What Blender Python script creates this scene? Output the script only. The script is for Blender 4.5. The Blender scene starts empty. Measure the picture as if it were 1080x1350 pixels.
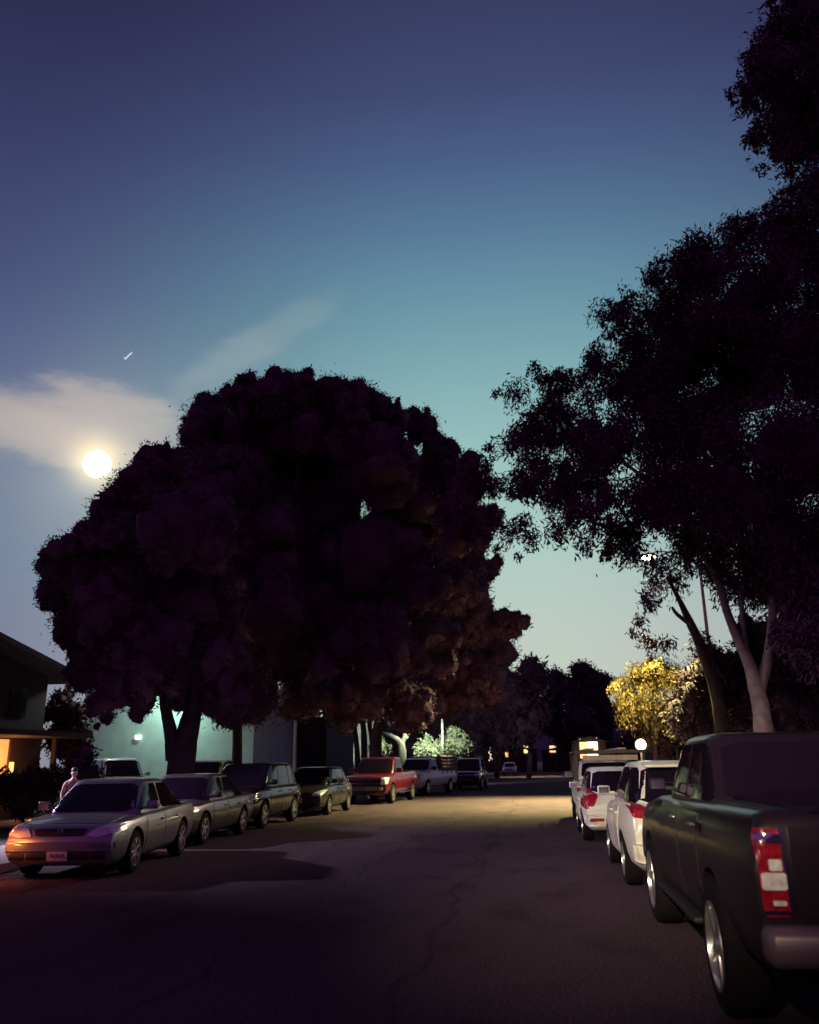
import bpy, bmesh, math, random
import numpy as np
from mathutils import Vector, Matrix
from mathutils.bvhtree import BVHTree

random.seed(7); rng = np.random.default_rng(11)
S = bpy.context.scene
COL = S.collection
PI = math.pi

# ------------------------------------------------------------------ camera
F, W0, H0, CAMH = 1107.0, 1080.0, 1350.0, 1.65
def cam_rot(roll=-0.8, vx=710, vy=1003):
    r = math.radians(roll); c, s = math.cos(r), math.sin(r)
    v = np.array([(vx-540)/F, (675-vy)/F, -1.0]); Rz = np.array([[c,-s,0],[s,c,0],[0,0,1]])
    a, b, _ = Rz @ v; th = math.atan2(1, b); y = b*math.cos(th)+math.sin(th); psi = math.atan2(a, y)
    Rx = np.array([[1,0,0],[0,math.cos(th),-math.sin(th)],[0,math.sin(th),math.cos(th)]])
    Ry = np.array([[math.cos(psi),-math.sin(psi),0],[math.sin(psi),math.cos(psi),0],[0,0,1]])
    return Ry @ Rx @ Rz
CR = cam_rot()
def ray(px, py): return CR @ np.array([(px-540)/F, (675-py)/F, -1.0])
def at(px, py, Y):                       # the real point at street depth Y seen along a line of sight
    d = ray(px, py); p = d*(Y/d[1]); return Vector((p[0], p[1], p[2]+CAMH))
def ground(px, py, z=0.0):
    d = ray(px, py); t = (z-CAMH)/d[2]; return Vector((d[0]*t, d[1]*t, z))
def m_per_px(Y): return Y*1.0/F
cd = bpy.data.cameras.new('camera'); cam = bpy.data.objects.new('camera', cd); COL.objects.link(cam)
cam.matrix_world = Matrix.Translation((0,0,CAMH)) @ Matrix([list(r) for r in CR]).to_4x4()
cd.sensor_fit = 'HORIZONTAL'; cd.sensor_width = 36; cd.lens = 36*F/W0
cd.clip_start = 0.05; cd.clip_end = 9000
cd.dof.use_dof = True; cd.dof.focus_distance = 15; cd.dof.aperture_fstop = 2.0
S.camera = cam

# ------------------------------------------------------------------ materials
def mat(name, col, rough=.6, metal=0, coat=0, emit=None, estr=0, var=0, scale=8, bump=0, spec=None, trans=0):
    m = bpy.data.materials.new(name); m.use_nodes = True
    nt = m.node_tree; b = nt.nodes['Principled BSDF']
    b.inputs['Base Color'].default_value = (*col, 1); b.inputs['Roughness'].default_value = rough
    b.inputs['Metallic'].default_value = metal; b.inputs['Coat Weight'].default_value = coat
    b.inputs['Coat Roughness'].default_value = .08
    if spec is not None: b.inputs['Specular IOR Level'].default_value = spec
    if trans: b.inputs['Transmission Weight'].default_value = trans
    if emit: b.inputs['Emission Color'].default_value = (*emit, 1); b.inputs['Emission Strength'].default_value = estr
    if var or bump:
        tc = nt.nodes.new('ShaderNodeTexCoord'); n = nt.nodes.new('ShaderNodeTexNoise')
        n.inputs['Scale'].default_value = scale; n.inputs['Detail'].default_value = 6
        nt.links.new(tc.outputs['Object'], n.inputs['Vector'])
        if var:
            r = nt.nodes.new('ShaderNodeMapRange'); r.inputs[1].default_value = .3; r.inputs[2].default_value = .7
            r.inputs[3].default_value = 1-var; r.inputs[4].default_value = 1+var
            mx = nt.nodes.new('ShaderNodeVectorMath'); mx.operation = 'SCALE'; mx.inputs[0].default_value = col
            nt.links.new(n.outputs['Fac'], r.inputs[0]); nt.links.new(r.outputs[0], mx.inputs['Scale'])
            nt.links.new(mx.outputs[0], b.inputs['Base Color'])
        if bump:
            bp = nt.nodes.new('ShaderNodeBump'); bp.inputs['Strength'].default_value = bump; bp.inputs['Distance'].default_value = .03
            nt.links.new(n.outputs['Fac'], bp.inputs['Height']); nt.links.new(bp.outputs[0], b.inputs['Normal'])
    return m
def paint(name, col, metal=.3, rough=.35, coat=.5): return mat(name, col, rough, metal, coat, var=.08, scale=3)

GLASS = mat('car_glass', (.010,.006,.014), .07, spec=.35)
RUBBER = mat('rubber', (.010,.007,.010), .9, var=.2, scale=20, spec=.12)
DARK = mat('dark_trim', (.012,.010,.013), .6)
CHROME = mat('chrome', (.75,.75,.75), .12, 1)
ALLOY = mat('alloy', (.62,.60,.58), .28, .9)
LENS = mat('headlamp_lens', (.70,.72,.78), .15, .2, .5)
REDLENS = mat('red_lens', (.30,.008,.02), .22, 0, .6, var=.45, scale=18)
AMBER = mat('lit_amber_lamp', (.8,.2,.03), .3, emit=(1,.2,.03), estr=1.6)
PLATE = mat('plate_white', (.7,.66,.62), .5, var=.1, scale=30)
PLATEINK = mat('plate_ink', (.05,.06,.2), .5)
BARK = mat('bark_dark', (.05,.03,.04), .95, var=.4, scale=3, bump=.6)
PALEBARK = mat('bark_pale', (.30,.22,.21), .9, var=.35, scale=4, bump=.5)
WHITEBARK = mat('bark_white', (.20,.19,.15), .9, var=.3, scale=4, bump=.4)

# ------------------------------------------------------------------ mesh helpers
def link(o, parent=None):
    COL.objects.link(o)
    if parent: o.parent = parent
    return o
def mesh_np(name, V, faces, mats, parent=None, mi=None, smooth=True):
    me = bpy.data.meshes.new(name)
    me.from_pydata([tuple(v) for v in V], [], [tuple(f) for f in faces])
    for m in (mats if isinstance(mats, (list, tuple)) else [mats]): me.materials.append(m)
    if mi is not None: me.polygons.foreach_set('material_index', mi)
    me.polygons.foreach_set('use_smooth', [smooth]*len(me.polygons)); me.update()
    return link(bpy.data.objects.new(name, me), parent)
def tag(o, label, cat, group=None, kind=None):
    if label: o['label'] = label
    if cat: o['category'] = cat
    if group: o['group'] = group
    if kind: o['kind'] = kind
    return o
def thing(name, label, cat, loc, rz=0, group=None):
    o = bpy.data.objects.new(name, None); o.empty_display_size = .2; link(o)
    o.location = loc; o.rotation_euler = (0,0,rz); return tag(o, label, cat, group)

class MB:
    def __init__(s): s.v = []; s.f = []; s.m = []
    def add(s, v, f, m=0):
        n = len(s.v); s.v += [tuple(p) for p in v]; s.f += [tuple(i+n for i in q) for q in f]; s.m += [m]*len(f); return s
    def box(s, c, d, m=0, rz=0, rx=0, ry=0, b=0.0):
        x, y, z = d[0]/2, d[1]/2, d[2]/2
        if b <= 0:
            P = [(-x,-y,-z),(x,-y,-z),(x,y,-z),(-x,y,-z),(-x,-y,z),(x,-y,z),(x,y,z),(-x,y,z)]
            Fc = [(0,3,2,1),(4,5,6,7),(0,1,5,4),(1,2,6,5),(2,3,7,6),(3,0,4,7)]
        else:                                            # chamfered box
            bm = bmesh.new(); bmesh.ops.create_cube(bm, size=1)
            for q in bm.verts: q.co = Vector((q.co.x*d[0], q.co.y*d[1], q.co.z*d[2]))
            bmesh.ops.bevel(bm, geom=bm.edges[:], offset=b, segments=2, affect='EDGES', profile=.5)
            bm.verts.index_update(); P = [q.co.copy() for q in bm.verts]; Fc = [[q.index for q in fc.verts] for fc in bm.faces]; bm.free()
        R = Matrix.Rotation(rz,3,'Z') @ Matrix.Rotation(ry,3,'Y') @ Matrix.Rotation(rx,3,'X'); c = Vector(c)
        return s.add([R @ Vector(p) + c for p in P], Fc, m)
    def tube(s, pts, rad, n=8, m=0, cap=True, jit=0):
        pts = [Vector(p) for p in pts]; rings = []; up = Vector((0.13,.31,.94))
        if not isinstance(rad, (list, tuple)): rad = [rad]*len(pts)
        V = []
        for i, p in enumerate(pts):
            t = (pts[min(i+1,len(pts)-1)] - pts[max(i-1,0)]).normalized()
            a = t.cross(Vector((1,0,0)) if abs(t.z) > .8 else up).normalized(); b = t.cross(a)
            for k in range(n):
                q = 2*PI*k/n; r = rad[i]*(1+jit*(random.random()-.5)); V.append(p + a*math.cos(q)*r + b*math.sin(q)*r)
        Fc = []
        for i in range(len(pts)-1):
            for k in range(n): Fc.append((i*n+k, i*n+(k+1)%n, (i+1)*n+(k+1)%n, (i+1)*n+k))
        if cap: Fc += [tuple(range(n))[::-1], tuple(range((len(pts)-1)*n, len(pts)*n))]
        return s.add(V, Fc, m)
    def lathe(s, prof, n=24, axis='x', c=(0,0,0), m=0):   # prof: (along, radius)
        V = []
        for (a, r) in prof:
            for k in range(n):
                q = 2*PI*k/n; u, w = r*math.cos(q), r*math.sin(q)
                V.append({'x':(a+c[0],u+c[1],w+c[2]), 'z':(u+c[0],w+c[1],a+c[2]), 'y':(w+c[0],a+c[1],u+c[2])}[axis])
        Fc = []
        for i in range(len(prof)-1):
            for k in range(n): Fc.append((i*n+k, i*n+(k+1)%n, (i+1)*n+(k+1)%n, (i+1)*n+k))
        return s.add(V, Fc, m)
    def ball(s, c, r, n=12, m=0):
        rr = (r,r,r) if not isinstance(r, (tuple, list)) else r
        V = []; h = n//2
        for i in range(h+1):
            t = PI*i/h
            for k in range(n): q = 2*PI*k/n; V.append((c[0]+rr[0]*math.sin(t)*math.cos(q), c[1]+rr[1]*math.sin(t)*math.sin(q), c[2]+rr[2]*math.cos(t)))
        Fc = [(i*n+k, (i+1)*n+k, (i+1)*n+(k+1)%n, i*n+(k+1)%n) for i in range(h) for k in range(n)]
        return s.add(V, Fc, m)
    def prism(s, poly, d0, d1, axis='y', m=0):            # poly 2-D, extruded along axis
        def P(u, w, d): return {'y':(u,d,w), 'x':(d,u,w), 'z':(u,w,d)}[axis]
        n = len(poly); V = [P(u,w,d0) for u,w in poly] + [P(u,w,d1) for u,w in poly]
        return s.add(V, [tuple(range(n)), tuple(range(n,2*n))[::-1]] + [(i,i+n,(i+1)%n+n,(i+1)%n) for i in range(n)], m)
    def build(s, name, mats, parent=None, smooth=False):
        o = mesh_np(name, s.v, s.f, mats, parent, s.m, smooth)
        bm = bmesh.new(); bm.from_mesh(o.data); bmesh.ops.recalc_face_normals(bm, faces=bm.faces); bm.to_mesh(o.data); bm.free()
        return o
def auto_smooth(o, ang=40):
    bm = bmesh.new(); bm.from_mesh(o.data)
    for e in bm.edges:
        if len(e.link_faces) == 2 and e.calc_face_angle(0) > math.radians(ang): e.smooth = False
    bm.to_mesh(o.data); bm.free()

# ------------------------------------------------------------------ world
def world():
    w = bpy.data.worlds.new('World'); S.world = w; w.use_nodes = True
    nt = w.node_tree; N, Lk = nt.nodes, nt.links; N.clear()
    out = N.new('ShaderNodeOutputWorld')
    tc = N.new('ShaderNodeTexCoord'); sep = N.new('ShaderNodeSeparateXYZ'); Lk.new(tc.outputs['Generated'], sep.inputs[0])
    def M(op, a, b=None, clamp=False):
        n = N.new('ShaderNodeMath'); n.operation = op; n.use_clamp = clamp
        for i, v in enumerate((a, b)):
            if v is None: continue
            if isinstance(v, (int, float)): n.inputs[i].default_value = v
            else: Lk.new(v, n.inputs[i])
        return n.outputs[0]
    el = M('MULTIPLY', M('ARCSINE', sep.outputs[2]), 180/PI)
    az = M('MULTIPLY', M('ARCTAN2', sep.outputs[0], sep.outputs[1]), 180/PI)   # 0 = down the street, + right
    def ramp(fac, stops, lo, hi):
        mr = N.new('ShaderNodeMapRange'); mr.inputs[1].default_value = lo; mr.inputs[2].default_value = hi; Lk.new(fac, mr.inputs[0])
        r = N.new('ShaderNodeValToRGB'); r.color_ramp.interpolation = 'EASE' if False else 'LINEAR'
        e = r.color_ramp.elements
        while len(e) < len(stops): e.new(.5)
        for i, (p, c) in enumerate(stops):
            e[i].position = (p-lo)/(hi-lo); e[i].color = tuple(((x/255+.055)/1.055)**2.4 if x > 10 else x/255/12.92 for x in c) + (1,)
        Lk.new(mr.outputs[0], r.inputs[0]); return r.outputs[0]
    glow = ramp(el, SKY_GLOW, -10, 90)
    side = ramp(el, SKY_SIDE, -10, 90)
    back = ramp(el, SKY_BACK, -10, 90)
    daz = M('ABSOLUTE', M('ADD', az, -SKY_AZ))
    m1 = N.new('ShaderNodeMapRange'); m1.interpolation_type = 'SMOOTHSTEP'; m1.inputs[1].default_value = 2; m1.inputs[2].default_value = SKY_W; Lk.new(daz, m1.inputs[0]); k1 = m1.outputs[0]
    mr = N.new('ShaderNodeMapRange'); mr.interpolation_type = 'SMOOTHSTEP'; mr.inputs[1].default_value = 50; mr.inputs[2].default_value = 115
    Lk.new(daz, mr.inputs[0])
    def mix(f, a, b):
        n = N.new('ShaderNodeMix'); n.data_type = 'RGBA'
        Lk.new(f, n.inputs[0]) if not isinstance(f, float) else setattr(n.inputs[0], 'default_value', f)
        for i, v in ((6,a),(7,b)):
            if isinstance(v, tuple): n.inputs[i].default_value = v
            else: Lk.new(v, n.inputs[i])
        return n.outputs[2]
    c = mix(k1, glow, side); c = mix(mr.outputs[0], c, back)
    # thin moonlit clouds and the aureole round the moon, all as directions in the sky
    mp = N.new('ShaderNodeMapping'); mp.inputs['Scale'].default_value = (11, 11, 34); Lk.new(tc.outputs['Generated'], mp.inputs[0])
    nz = N.new('ShaderNodeTexNoise'); nz.inputs['Scale'].default_value = 1.0; nz.inputs['Detail'].default_value = 6; nz.inputs['Roughness'].default_value = .6
    Lk.new(mp.outputs[0], nz.inputs['Vector'])
    wob = M('MULTIPLY', M('ADD', nz.outputs['Fac'], -.5), 1.0)
    def cloud(px, py, ang, la, lb, gain, wobble, p=2.0):
        d = ray(px, py); d = d/np.linalg.norm(d); a0 = math.degrees(math.atan2(d[0], d[1])); e0 = math.degrees(math.asin(d[2]))
        ca, sa = math.cos(math.radians(ang)), math.sin(math.radians(ang))
        x = M('MULTIPLY', M('ADD', az, -a0), math.cos(math.radians(e0))); y = M('ADD', el, -e0)
        u = M('ADD', M('MULTIPLY', x, ca/la), M('MULTIPLY', y, sa/la)); v = M('ADD', M('MULTIPLY', x, -sa/lb), M('MULTIPLY', y, ca/lb))
        r = M('ADD', M('POWER', M('ADD', M('MULTIPLY', u, u), M('MULTIPLY', v, v)), .5), M('MULTIPLY', wob, wobble))
        m = N.new('ShaderNodeMapRange'); m.interpolation_type = 'SMOOTHERSTEP'
        m.inputs[1].default_value = 1.25; m.inputs[2].default_value = .35; m.inputs[3].default_value = 0; m.inputs[4].default_value = gain
        Lk.new(r, m.inputs[0]); return m.outputs[0]
    for (args, colr) in CLOUDS:
        c = mix(cloud(*args), c, colr)
    d = ray(*MOON_PX); d = d/np.linalg.norm(d)
    dot = N.new('ShaderNodeVectorMath'); dot.operation = 'DOT_PRODUCT'; dot.inputs[1].default_value = tuple(d)
    nrm = N.new('ShaderNodeVectorMath'); nrm.operation = 'NORMALIZE'; Lk.new(tc.outputs['Generated'], nrm.inputs[0]); Lk.new(nrm.outputs[0], dot.inputs[0])
    ang = M('MULTIPLY', M('ARCCOSINE', M('MINIMUM', dot.outputs['Value'], 1.0)), 180/PI)
    def addc(c, f, colr):
        n = N.new('ShaderNodeMix'); n.data_type = 'RGBA'; n.blend_type = 'ADD'; Lk.new(f, n.inputs[0]); Lk.new(c, n.inputs[6]); n.inputs[7].default_value = colr; return n.outputs[2]
    c = addc(c, M('EXPONENT', M('MULTIPLY', ang, -1/3.2)), (.30,.26,.17,1))
    c = addc(c, M('EXPONENT', M('MULTIPLY', M('POWER', ang, 2.0), -1/1.9)), (.75,.56,.22,1))
    bg = N.new('ShaderNodeBackground'); Lk.new(c, bg.inputs[0]); bg.inputs[1].default_value = 1.0
    # the last of the real twilight on top (sun well below the horizon)
    sky = N.new('ShaderNodeTexSky'); sky.sky_type = 'NISHITA'; sky.sun_disc = False
    sky.sun_elevation = math.radians(-4); sky.sun_rotation = math.radians(SKY_AZ)
    b2 = N.new('ShaderNodeBackground'); Lk.new(sky.outputs[0], b2.inputs[0]); b2.inputs[1].default_value = .05
    ad = N.new('ShaderNodeAddShader'); Lk.new(bg.outputs[0], ad.inputs[0]); Lk.new(b2.outputs[0], ad.inputs[1])
    Lk.new(ad.outputs[0], out.inputs[0])
SKY_AZ, SKY_W = -2.0, 38.0
SKY_GLOW = [(-10,(80,66,80)),(-1,(150,140,140)),(1,(198,202,188)),(8,(190,202,192)),(14,(172,202,194)),(20,(154,193,190)),(25,(132,175,180)),(30,(108,152,168)),(35,(88,122,151)),(39,(74,96,134)),(43,(64,75,114)),(50,(52,52,88)),(70,(60,32,78)),(90,(68,28,82))]
SKY_SIDE = [(-10,(60,50,70)),(0,(128,128,150)),(7,(116,120,148)),(12,(106,122,150)),(17,(103,119,148)),(23,(82,98,138)),(30,(69,79,120)),(38,(55,59,98)),(46,(42,40,74)),(52,(38,33,64)),(70,(58,30,76)),(90,(68,28,82))]
SKY_BACK = [(-10,(50,24,54)),(0,(92,48,96)),(20,(92,44,98)),(45,(78,36,90)),(70,(70,30,84)),(90,(68,28,82))]  # unseen sky behind the viewer, its purple chosen to tint the shade
MOON_PX = (128, 612)
CLOUDS = [((105,562,2,9.0,2.7,.62,1.5), (.47,.41,.39,1)), ((50,575,-4,6.5,1.9,.34,1.4), (.54,.46,.41,1)), ((130,545,8,5.0,2.2,.22,1.2), (.5,.44,.41,1)), ((350,448,32,6.5,1.4,.17,1.2), (.42,.49,.46,1)), ((275,505,40,6.0,1.5,.18,1.2), (.38,.43,.43,1))]
world()

# ------------------------------------------------------------------ ground, road, pavements
def strip(name, left, right, Ys, z, m, kind='structure'):
    V = []; Fc = []
    for i, y in enumerate(Ys):
        V += [(left(y), y, z), (right(y), y, z)]
        if i: Fc.append((2*i-2, 2*i-1, 2*i+1, 2*i))
    o = mesh_np(name, V, Fc, m, smooth=False); o['kind'] = kind; return o
def interp(tab): 
    xs, ys = zip(*tab); return lambda y: float(np.interp(y, xs, ys))
rowL = interp([(-60,-6.7),(14,-6.75),(20,-7.15),(30,-7.0),(37,-6.75),(45,-5.9),(53,-5.0),(70,-4.2),(110,-3.4),(400,-3.0)])
curbL = lambda y: rowL(y) - 2.15
curbR = interp([(-60,3.4),(22,3.4),(34,3.9),(45,4.4),(70,5.0),(110,5.6),(400,6)])
YS = list(np.arange(-40, 130, 2.0)) + [150, 180, 230]
def road_mat():
    m = mat('asphalt', (.06,.042,.06), .95, spec=.06)
    nt = m.node_tree; N, Lk = nt.nodes, nt.links; b = N['Principled BSDF']
    tc = N.new('ShaderNodeTexCoord')
    def noise(sc, det, vec=None, mapping=None):
        n = N.new('ShaderNodeTexNoise'); n.inputs['Scale'].default_value = sc; n.inputs['Detail'].default_value = det
        src = tc.outputs['Object']
        if mapping: mp = N.new('ShaderNodeMapping'); mp.inputs['Scale'].default_value = mapping; Lk.new(src, mp.inputs[0]); src = mp.outputs[0]
        Lk.new(src, n.inputs['Vector']); return n.outputs['Fac']
    def math_(op, a, b_=None):
        n = N.new('ShaderNodeMath'); n.operation = op
        for i, v in enumerate((a, b_)):
            if v is None: continue
            if isinstance(v, (int,float)): n.inputs[i].default_value = v
            else: Lk.new(v, n.inputs[i])
        return n.outputs[0]
    def mr(v, a, b_, c, d):
        n = N.new('ShaderNodeMapRange'); 
        for i, q in enumerate((a,b_,c,d)): n.inputs[i+1].default_value = q
        Lk.new(v, n.inputs[0]); return n.outputs[0]
    big = mr(noise(.35, 4, mapping=(1,.35,1)), .3, .7, .78, 1.22)
    fine = mr(noise(38, 4), .32, .68, .45, 1.6)
    sep = N.new('ShaderNodeSeparateXYZ'); Lk.new(tc.outputs['Object'], sep.inputs[0])
    f = math_('MULTIPLY', math_('MULTIPLY', big, fine), mr(noise(1.3, 5, mapping=(1,.5,1)), .52, .66, 1.0, .72))
    for x0, wob, th in ((-1.1,.5,.02), (-2.9,.6,.016)):                        # wandering tar-sealed cracks
        wv = math_('MULTIPLY', math_('ADD', noise(.45 + .1*abs(x0), 6), -.5), wob*2)
        d = math_('ABSOLUTE', math_('ADD', math_('ADD', sep.outputs[0], -x0), wv))
        f = math_('MULTIPLY', f, mr(d, th, th*2.5, .72, 1.0))
    sc = N.new('ShaderNodeVectorMath'); sc.operation = 'SCALE'; sc.inputs[0].default_value = ASPHALT
    Lk.new(f, sc.inputs['Scale']); Lk.new(sc.outputs[0], b.inputs['Base Color'])
    bp = N.new('ShaderNodeBump'); bp.inputs['Strength'].default_value = .8; bp.inputs['Distance'].default_value = .012
    Lk.new(fine, bp.inputs['Height']); Lk.new(bp.outputs[0], b.inputs['Normal'])
    return m
ASPHALT = (.074,.047,.064)
g = mesh_np('ground', [(-3000,-200,-.02),(3000,-200,-.02),(3000,4000,-.02),(-3000,4000,-.02)], [(0,1,2,3)], mat('soil', (.035,.025,.03), .95, var=.3, scale=.3), smooth=False); g['kind'] = 'structure'
strip('road', curbL, curbR, YS, 0.0, road_mat())
CONC = mat('concrete', (.22,.18,.2), .85, var=.2, scale=1.5, bump=.1)
def pavement(inner, outer):
    mb = MB()
    for a, b in zip(YS[:-1], YS[1:]):
        p = [(inner(a),a),(outer(a),a),(outer(b),b),(inner(b),b)]
        V = [(x,y,-.01) for x,y in p] + [(x,y,.13) for x,y in p]
        mb.add(V, [(4,5,6,7),(0,3,7,4),(1,2,6,5)])
    o = mb.build('pavement', CONC); o['kind'] = 'structure'
pavement(curbL, lambda y: curbL(y)-1.9)
pavement(curbR, lambda y: curbR(y)+1.7)
strip('parking_lot', lambda y: -34, lambda y: curbL(y)-1.91, [y for y in YS if 30 <= y <= 66], .005, mat('lot_asphalt', (.07,.06,.07), .85, var=.25, scale=2))
strip('driveway', lambda y: -17.2, lambda y: curbL(y)-1.91, [23.5,24,26,28,30], .012, mat('pale_concrete', (.32,.27,.24), .85, var=.15, scale=2))
hb = MB(); hp = [(-400,0),(-250,30),(-120,55),(40,70),(120,88),(230,110),(300,100),(420,120),(600,60),(800,0)]
hill_v = []; hill_f = []
for i in range(60):
    x = -500 + i*25; z = np.interp(x, *zip(*hp)) + 5*math.sin(i*1.7) + 3*math.sin(i*4.1)
    hill_v += [(x, 1500, -5), (x, 1650, max(z,-4)), (x, 2100, -5)]
    if i: hill_f += [(3*i-3,3*i,3*i+1,3*i-2), (3*i-2,3*i+1,3*i+2,3*i-1)]
o = mesh_np('hill', hill_v, hill_f, mat('hillside', (.10,.09,.13), .95, var=.3, scale=.02)); o['kind'] = 'structure'

# ------------------------------------------------------------------ vehicles
def wheel_meshes(r, wd, style):
    t = MB(); h = wd/2; ri = r*.66
    t.lathe([(-h,ri*.98),(-h,r*.9),(-h*.86,r*.97),(-h*.5,r),(h*.5,r),(h*.86,r*.97),(h,r*.9),(h,ri*1.02),(h*.75,ri*.98),(h*.15,ri*.95),(h*.1,0)], 32)
    k = MB(); k.lathe([(h*.75,ri*1.03),(h*1.04,ri*1.02),(h*1.04,ri*.93),(h*.7,ri*.90),(h*.3,ri*.88)], 32)
    n = {'five':5,'seven':7,'ten':10,'steel':6}[style]
    for i in range(n):
        a = 2*PI*i/n; wid = ri*(.30 if n == 5 else .2 if n == 7 else .13 if n == 10 else .34)
        c = (h*.82, math.cos(a)*ri*.52, math.sin(a)*ri*.52)
        k.box(c, (h*.22, ri*.86, wid), rx=a, b=.008)
    k.lathe([(h*.98,0.0001),(h*.98,ri*.16),(h*.85,ri*.24),(h*.6,ri*.24)], 16)
    return t, k
class Veh: pass
def superring(w, y0, y1, z, n, N=56):
    out = []; c, hl = (y0+y1)/2, abs(y1-y0)/2
    for k in range(N):
        q = 2*PI*k/N; cx, sy = math.cos(q), math.sin(q)
        out.append((w*math.copysign(abs(cx)**(2/n), cx), c+hl*math.copysign(abs(sy)**(2/n), sy), z))
    return out
def vehicle(name, label, cat, loc, rz, p, group=None):
    """p: L W R(roof) zb top[(s,z)] bot[(s,z)] gh(A base s, roof front s, roof rear s, D base s) belt wheels(s front, s rear) r ..."""
    root = thing(name, label, cat, loc, rz, group)
    L, Wd = p['L'], p['W']; hw0 = Wd/2; Y = lambda s: L/2 - s*L
    top, bot = interp(p['top']), interp(p['bot']); pm = p['paint']
    ss = sorted(set([0,.003,.008,.016,.028,.045,.065,.09] + [i*.03+.12 for i in range(26)] + [.91,.935,.955,.972,.984,.992,.997,1.0]))
    V = []; rings = 0
    for s in ss:
        n = 2*s-1; hw = hw0*(1-p.get('taper',.13)*abs(n)**p.get('tpow',6)); zt, zb = top(s), bot(s); dz = zt-zb
        pr = [(0,zb),(.8,zb),(.93,zb+.12*dz),(.975,zb+.27*dz),(.995,zb+.45*dz),(1.0,zb+.62*dz),(.985,zb+.78*dz),(.96,zb+.9*dz),(.93,zb+.965*dz),(.87,zt),(.6,zt+.018),(.3,zt+.028),(0,zt+.03)]
        half = [(hw*a, z) for a, z in pr]
        ring = half + [(-x, z) for x, z in half[-2:0:-1]]
        V += [(x, Y(s), z) for x, z in ring]; rings = len(ring)
    Fc = []
    for i in range(len(ss)-1):
        for k in range(rings): Fc.append((i*rings+k, (i+1)*rings+k, (i+1)*rings+(k+1)%rings, i*rings+(k+1)%rings))
    Fc += [tuple(range(rings)), tuple(range((len(ss)-1)*rings, len(ss)*rings))[::-1]]
    lower = mesh_np('tmp', V, Fc, pm)
    bm = bmesh.new(); bm.from_mesh(lower.data); bmesh.ops.recalc_face_normals(bm, faces=bm.faces); bm.to_mesh(lower.data); bm.free()
    # wheel arches (and a bed) cut out of the lower shell
    r = p['r']; wy = [Y(s) for s in p['wheels']]; cut = MB()
    for y in wy:
        for sx in (-1,1):
            cut.lathe([(0.0001,0.0),(0.0,r*1.17),(.42,r*1.17),(.42,0.0)], 28, c=(sx*(hw0-.14)-.21, y, r*1.02))
    if 'bed' in p:
        b0, b1, zf = p['bed']; cut.box((0,(Y(b0)+Y(b1))/2,zf+.6), (Wd-.26, abs(Y(b0)-Y(b1)), 1.2))
    co = cut.build('tmpcut', DARK)
    md = lower.modifiers.new('b','BOOLEAN'); md.operation = 'DIFFERENCE'; md.object = co; md.solver = 'EXACT'
    dg = bpy.context.evaluated_depsgraph_get(); me = bpy.data.meshes.new_from_object(lower.evaluated_get(dg))
    lv = [tuple(v.co) for v in me.vertices]; lf = [tuple(q.vertices) for q in me.polygons]; mi = []
    for q in me.polygons:
        c = q.center; d = 0
        for y in wy:
            if math.hypot(c.y-y, c.z-r*1.02) < r*1.172 and abs(c.x) < hw0*1.05: d = 1
        if 'bed' in p and Y(p['bed'][1]) - .01 < c.y < Y(p['bed'][0]) + .01 and abs(c.x) < hw0-.12 and c.z > .3 and abs(c.x) > -1: d = 1
        if c.z < top(.5)*.26 and 'sill' in p: d = 1
        mi.append(d)
    for o in (lower, co):
        m_ = o.data; bpy.data.objects.remove(o); bpy.data.meshes.remove(m_)
    bpy.data.meshes.remove(me)
    body = MB(); body.v, body.f, body.m = lv, lf, mi
    # greenhouse shell
    A, B, C, D = p['gh']; zb0, zr = p['belt'], p['R']; wb, wt = hw0*p.get('wb',.885), hw0*p.get('wt',.70); nn = p.get('sq',7)
    zr0 = zr-.07
    yf = lambda z: Y(A) + (Y(B)-Y(A))*(max(0,(z-zb0)/(zr0-zb0)))**1.12 if z > zb0 else Y(A)
    yr = lambda z: Y(D) + (Y(C)-Y(D))*(max(0,(z-zb0)/(zr0-zb0)))**1.12 if z > zb0 else Y(D)
    wz = lambda z: wb + (wt-wb)*max(0,(z-zb0)/(zr0-zb0))**1.1
    GV = []; NR = 56; levels = [zb0-.12] + [zb0+(zr0-zb0)*t for t in (0,.15,.3,.45,.6,.75,.88,1)]
    for z in levels: GV += superring(wz(z), yr(z), yf(z), z, nn, NR)
    for ins, dz in ((.03,.03),(.08,.052),(.18,.064),(.36,.07)):
        GV += superring(wz(zr0)-ins, yr(zr0)+ins*1.6, yf(zr0)-ins*1.6, zr0+dz, nn, NR)
    nl = len(GV)//NR; GF = [(i*NR+k, i*NR+(k+1)%NR, (i+1)*NR+(k+1)%NR, (i+1)*NR+k) for i in range(nl-1) for k in range(NR)]
    GF.append(tuple(range((nl-1)*NR, nl*NR)))
    body.add(GV, GF, 0)
    bvh = BVHTree.FromPolygons([Vector(v) for v in body.v], body.f)
    bo = body.build('body', [pm, DARK], root, True); auto_smooth(bo, 50)
    def panel(nm, view, poly, mt, off=.006, parent=root, K=4, dens=6, rnd=True):
        ax = {'x':0,'y':1,'z':2}[view[1]]; sg = 1 if view[0] == '+' else -1
        if rnd:
            q = []
            for i in range(len(poly)):
                a, b = Vector(poly[i]), Vector(poly[(i+1)%len(poly)]); q += [a.lerp(b,.1), a.lerp(b,.9)]
            poly = q
        pts = []
        for i in range(len(poly)):
            a, b = Vector(poly[i]), Vector(poly[(i+1)%len(poly)])
            for k in range(dens): pts.append(a.lerp(b, k/dens))
        c = sum(pts, Vector((0,0)))/len(pts); n = len(pts)
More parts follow.
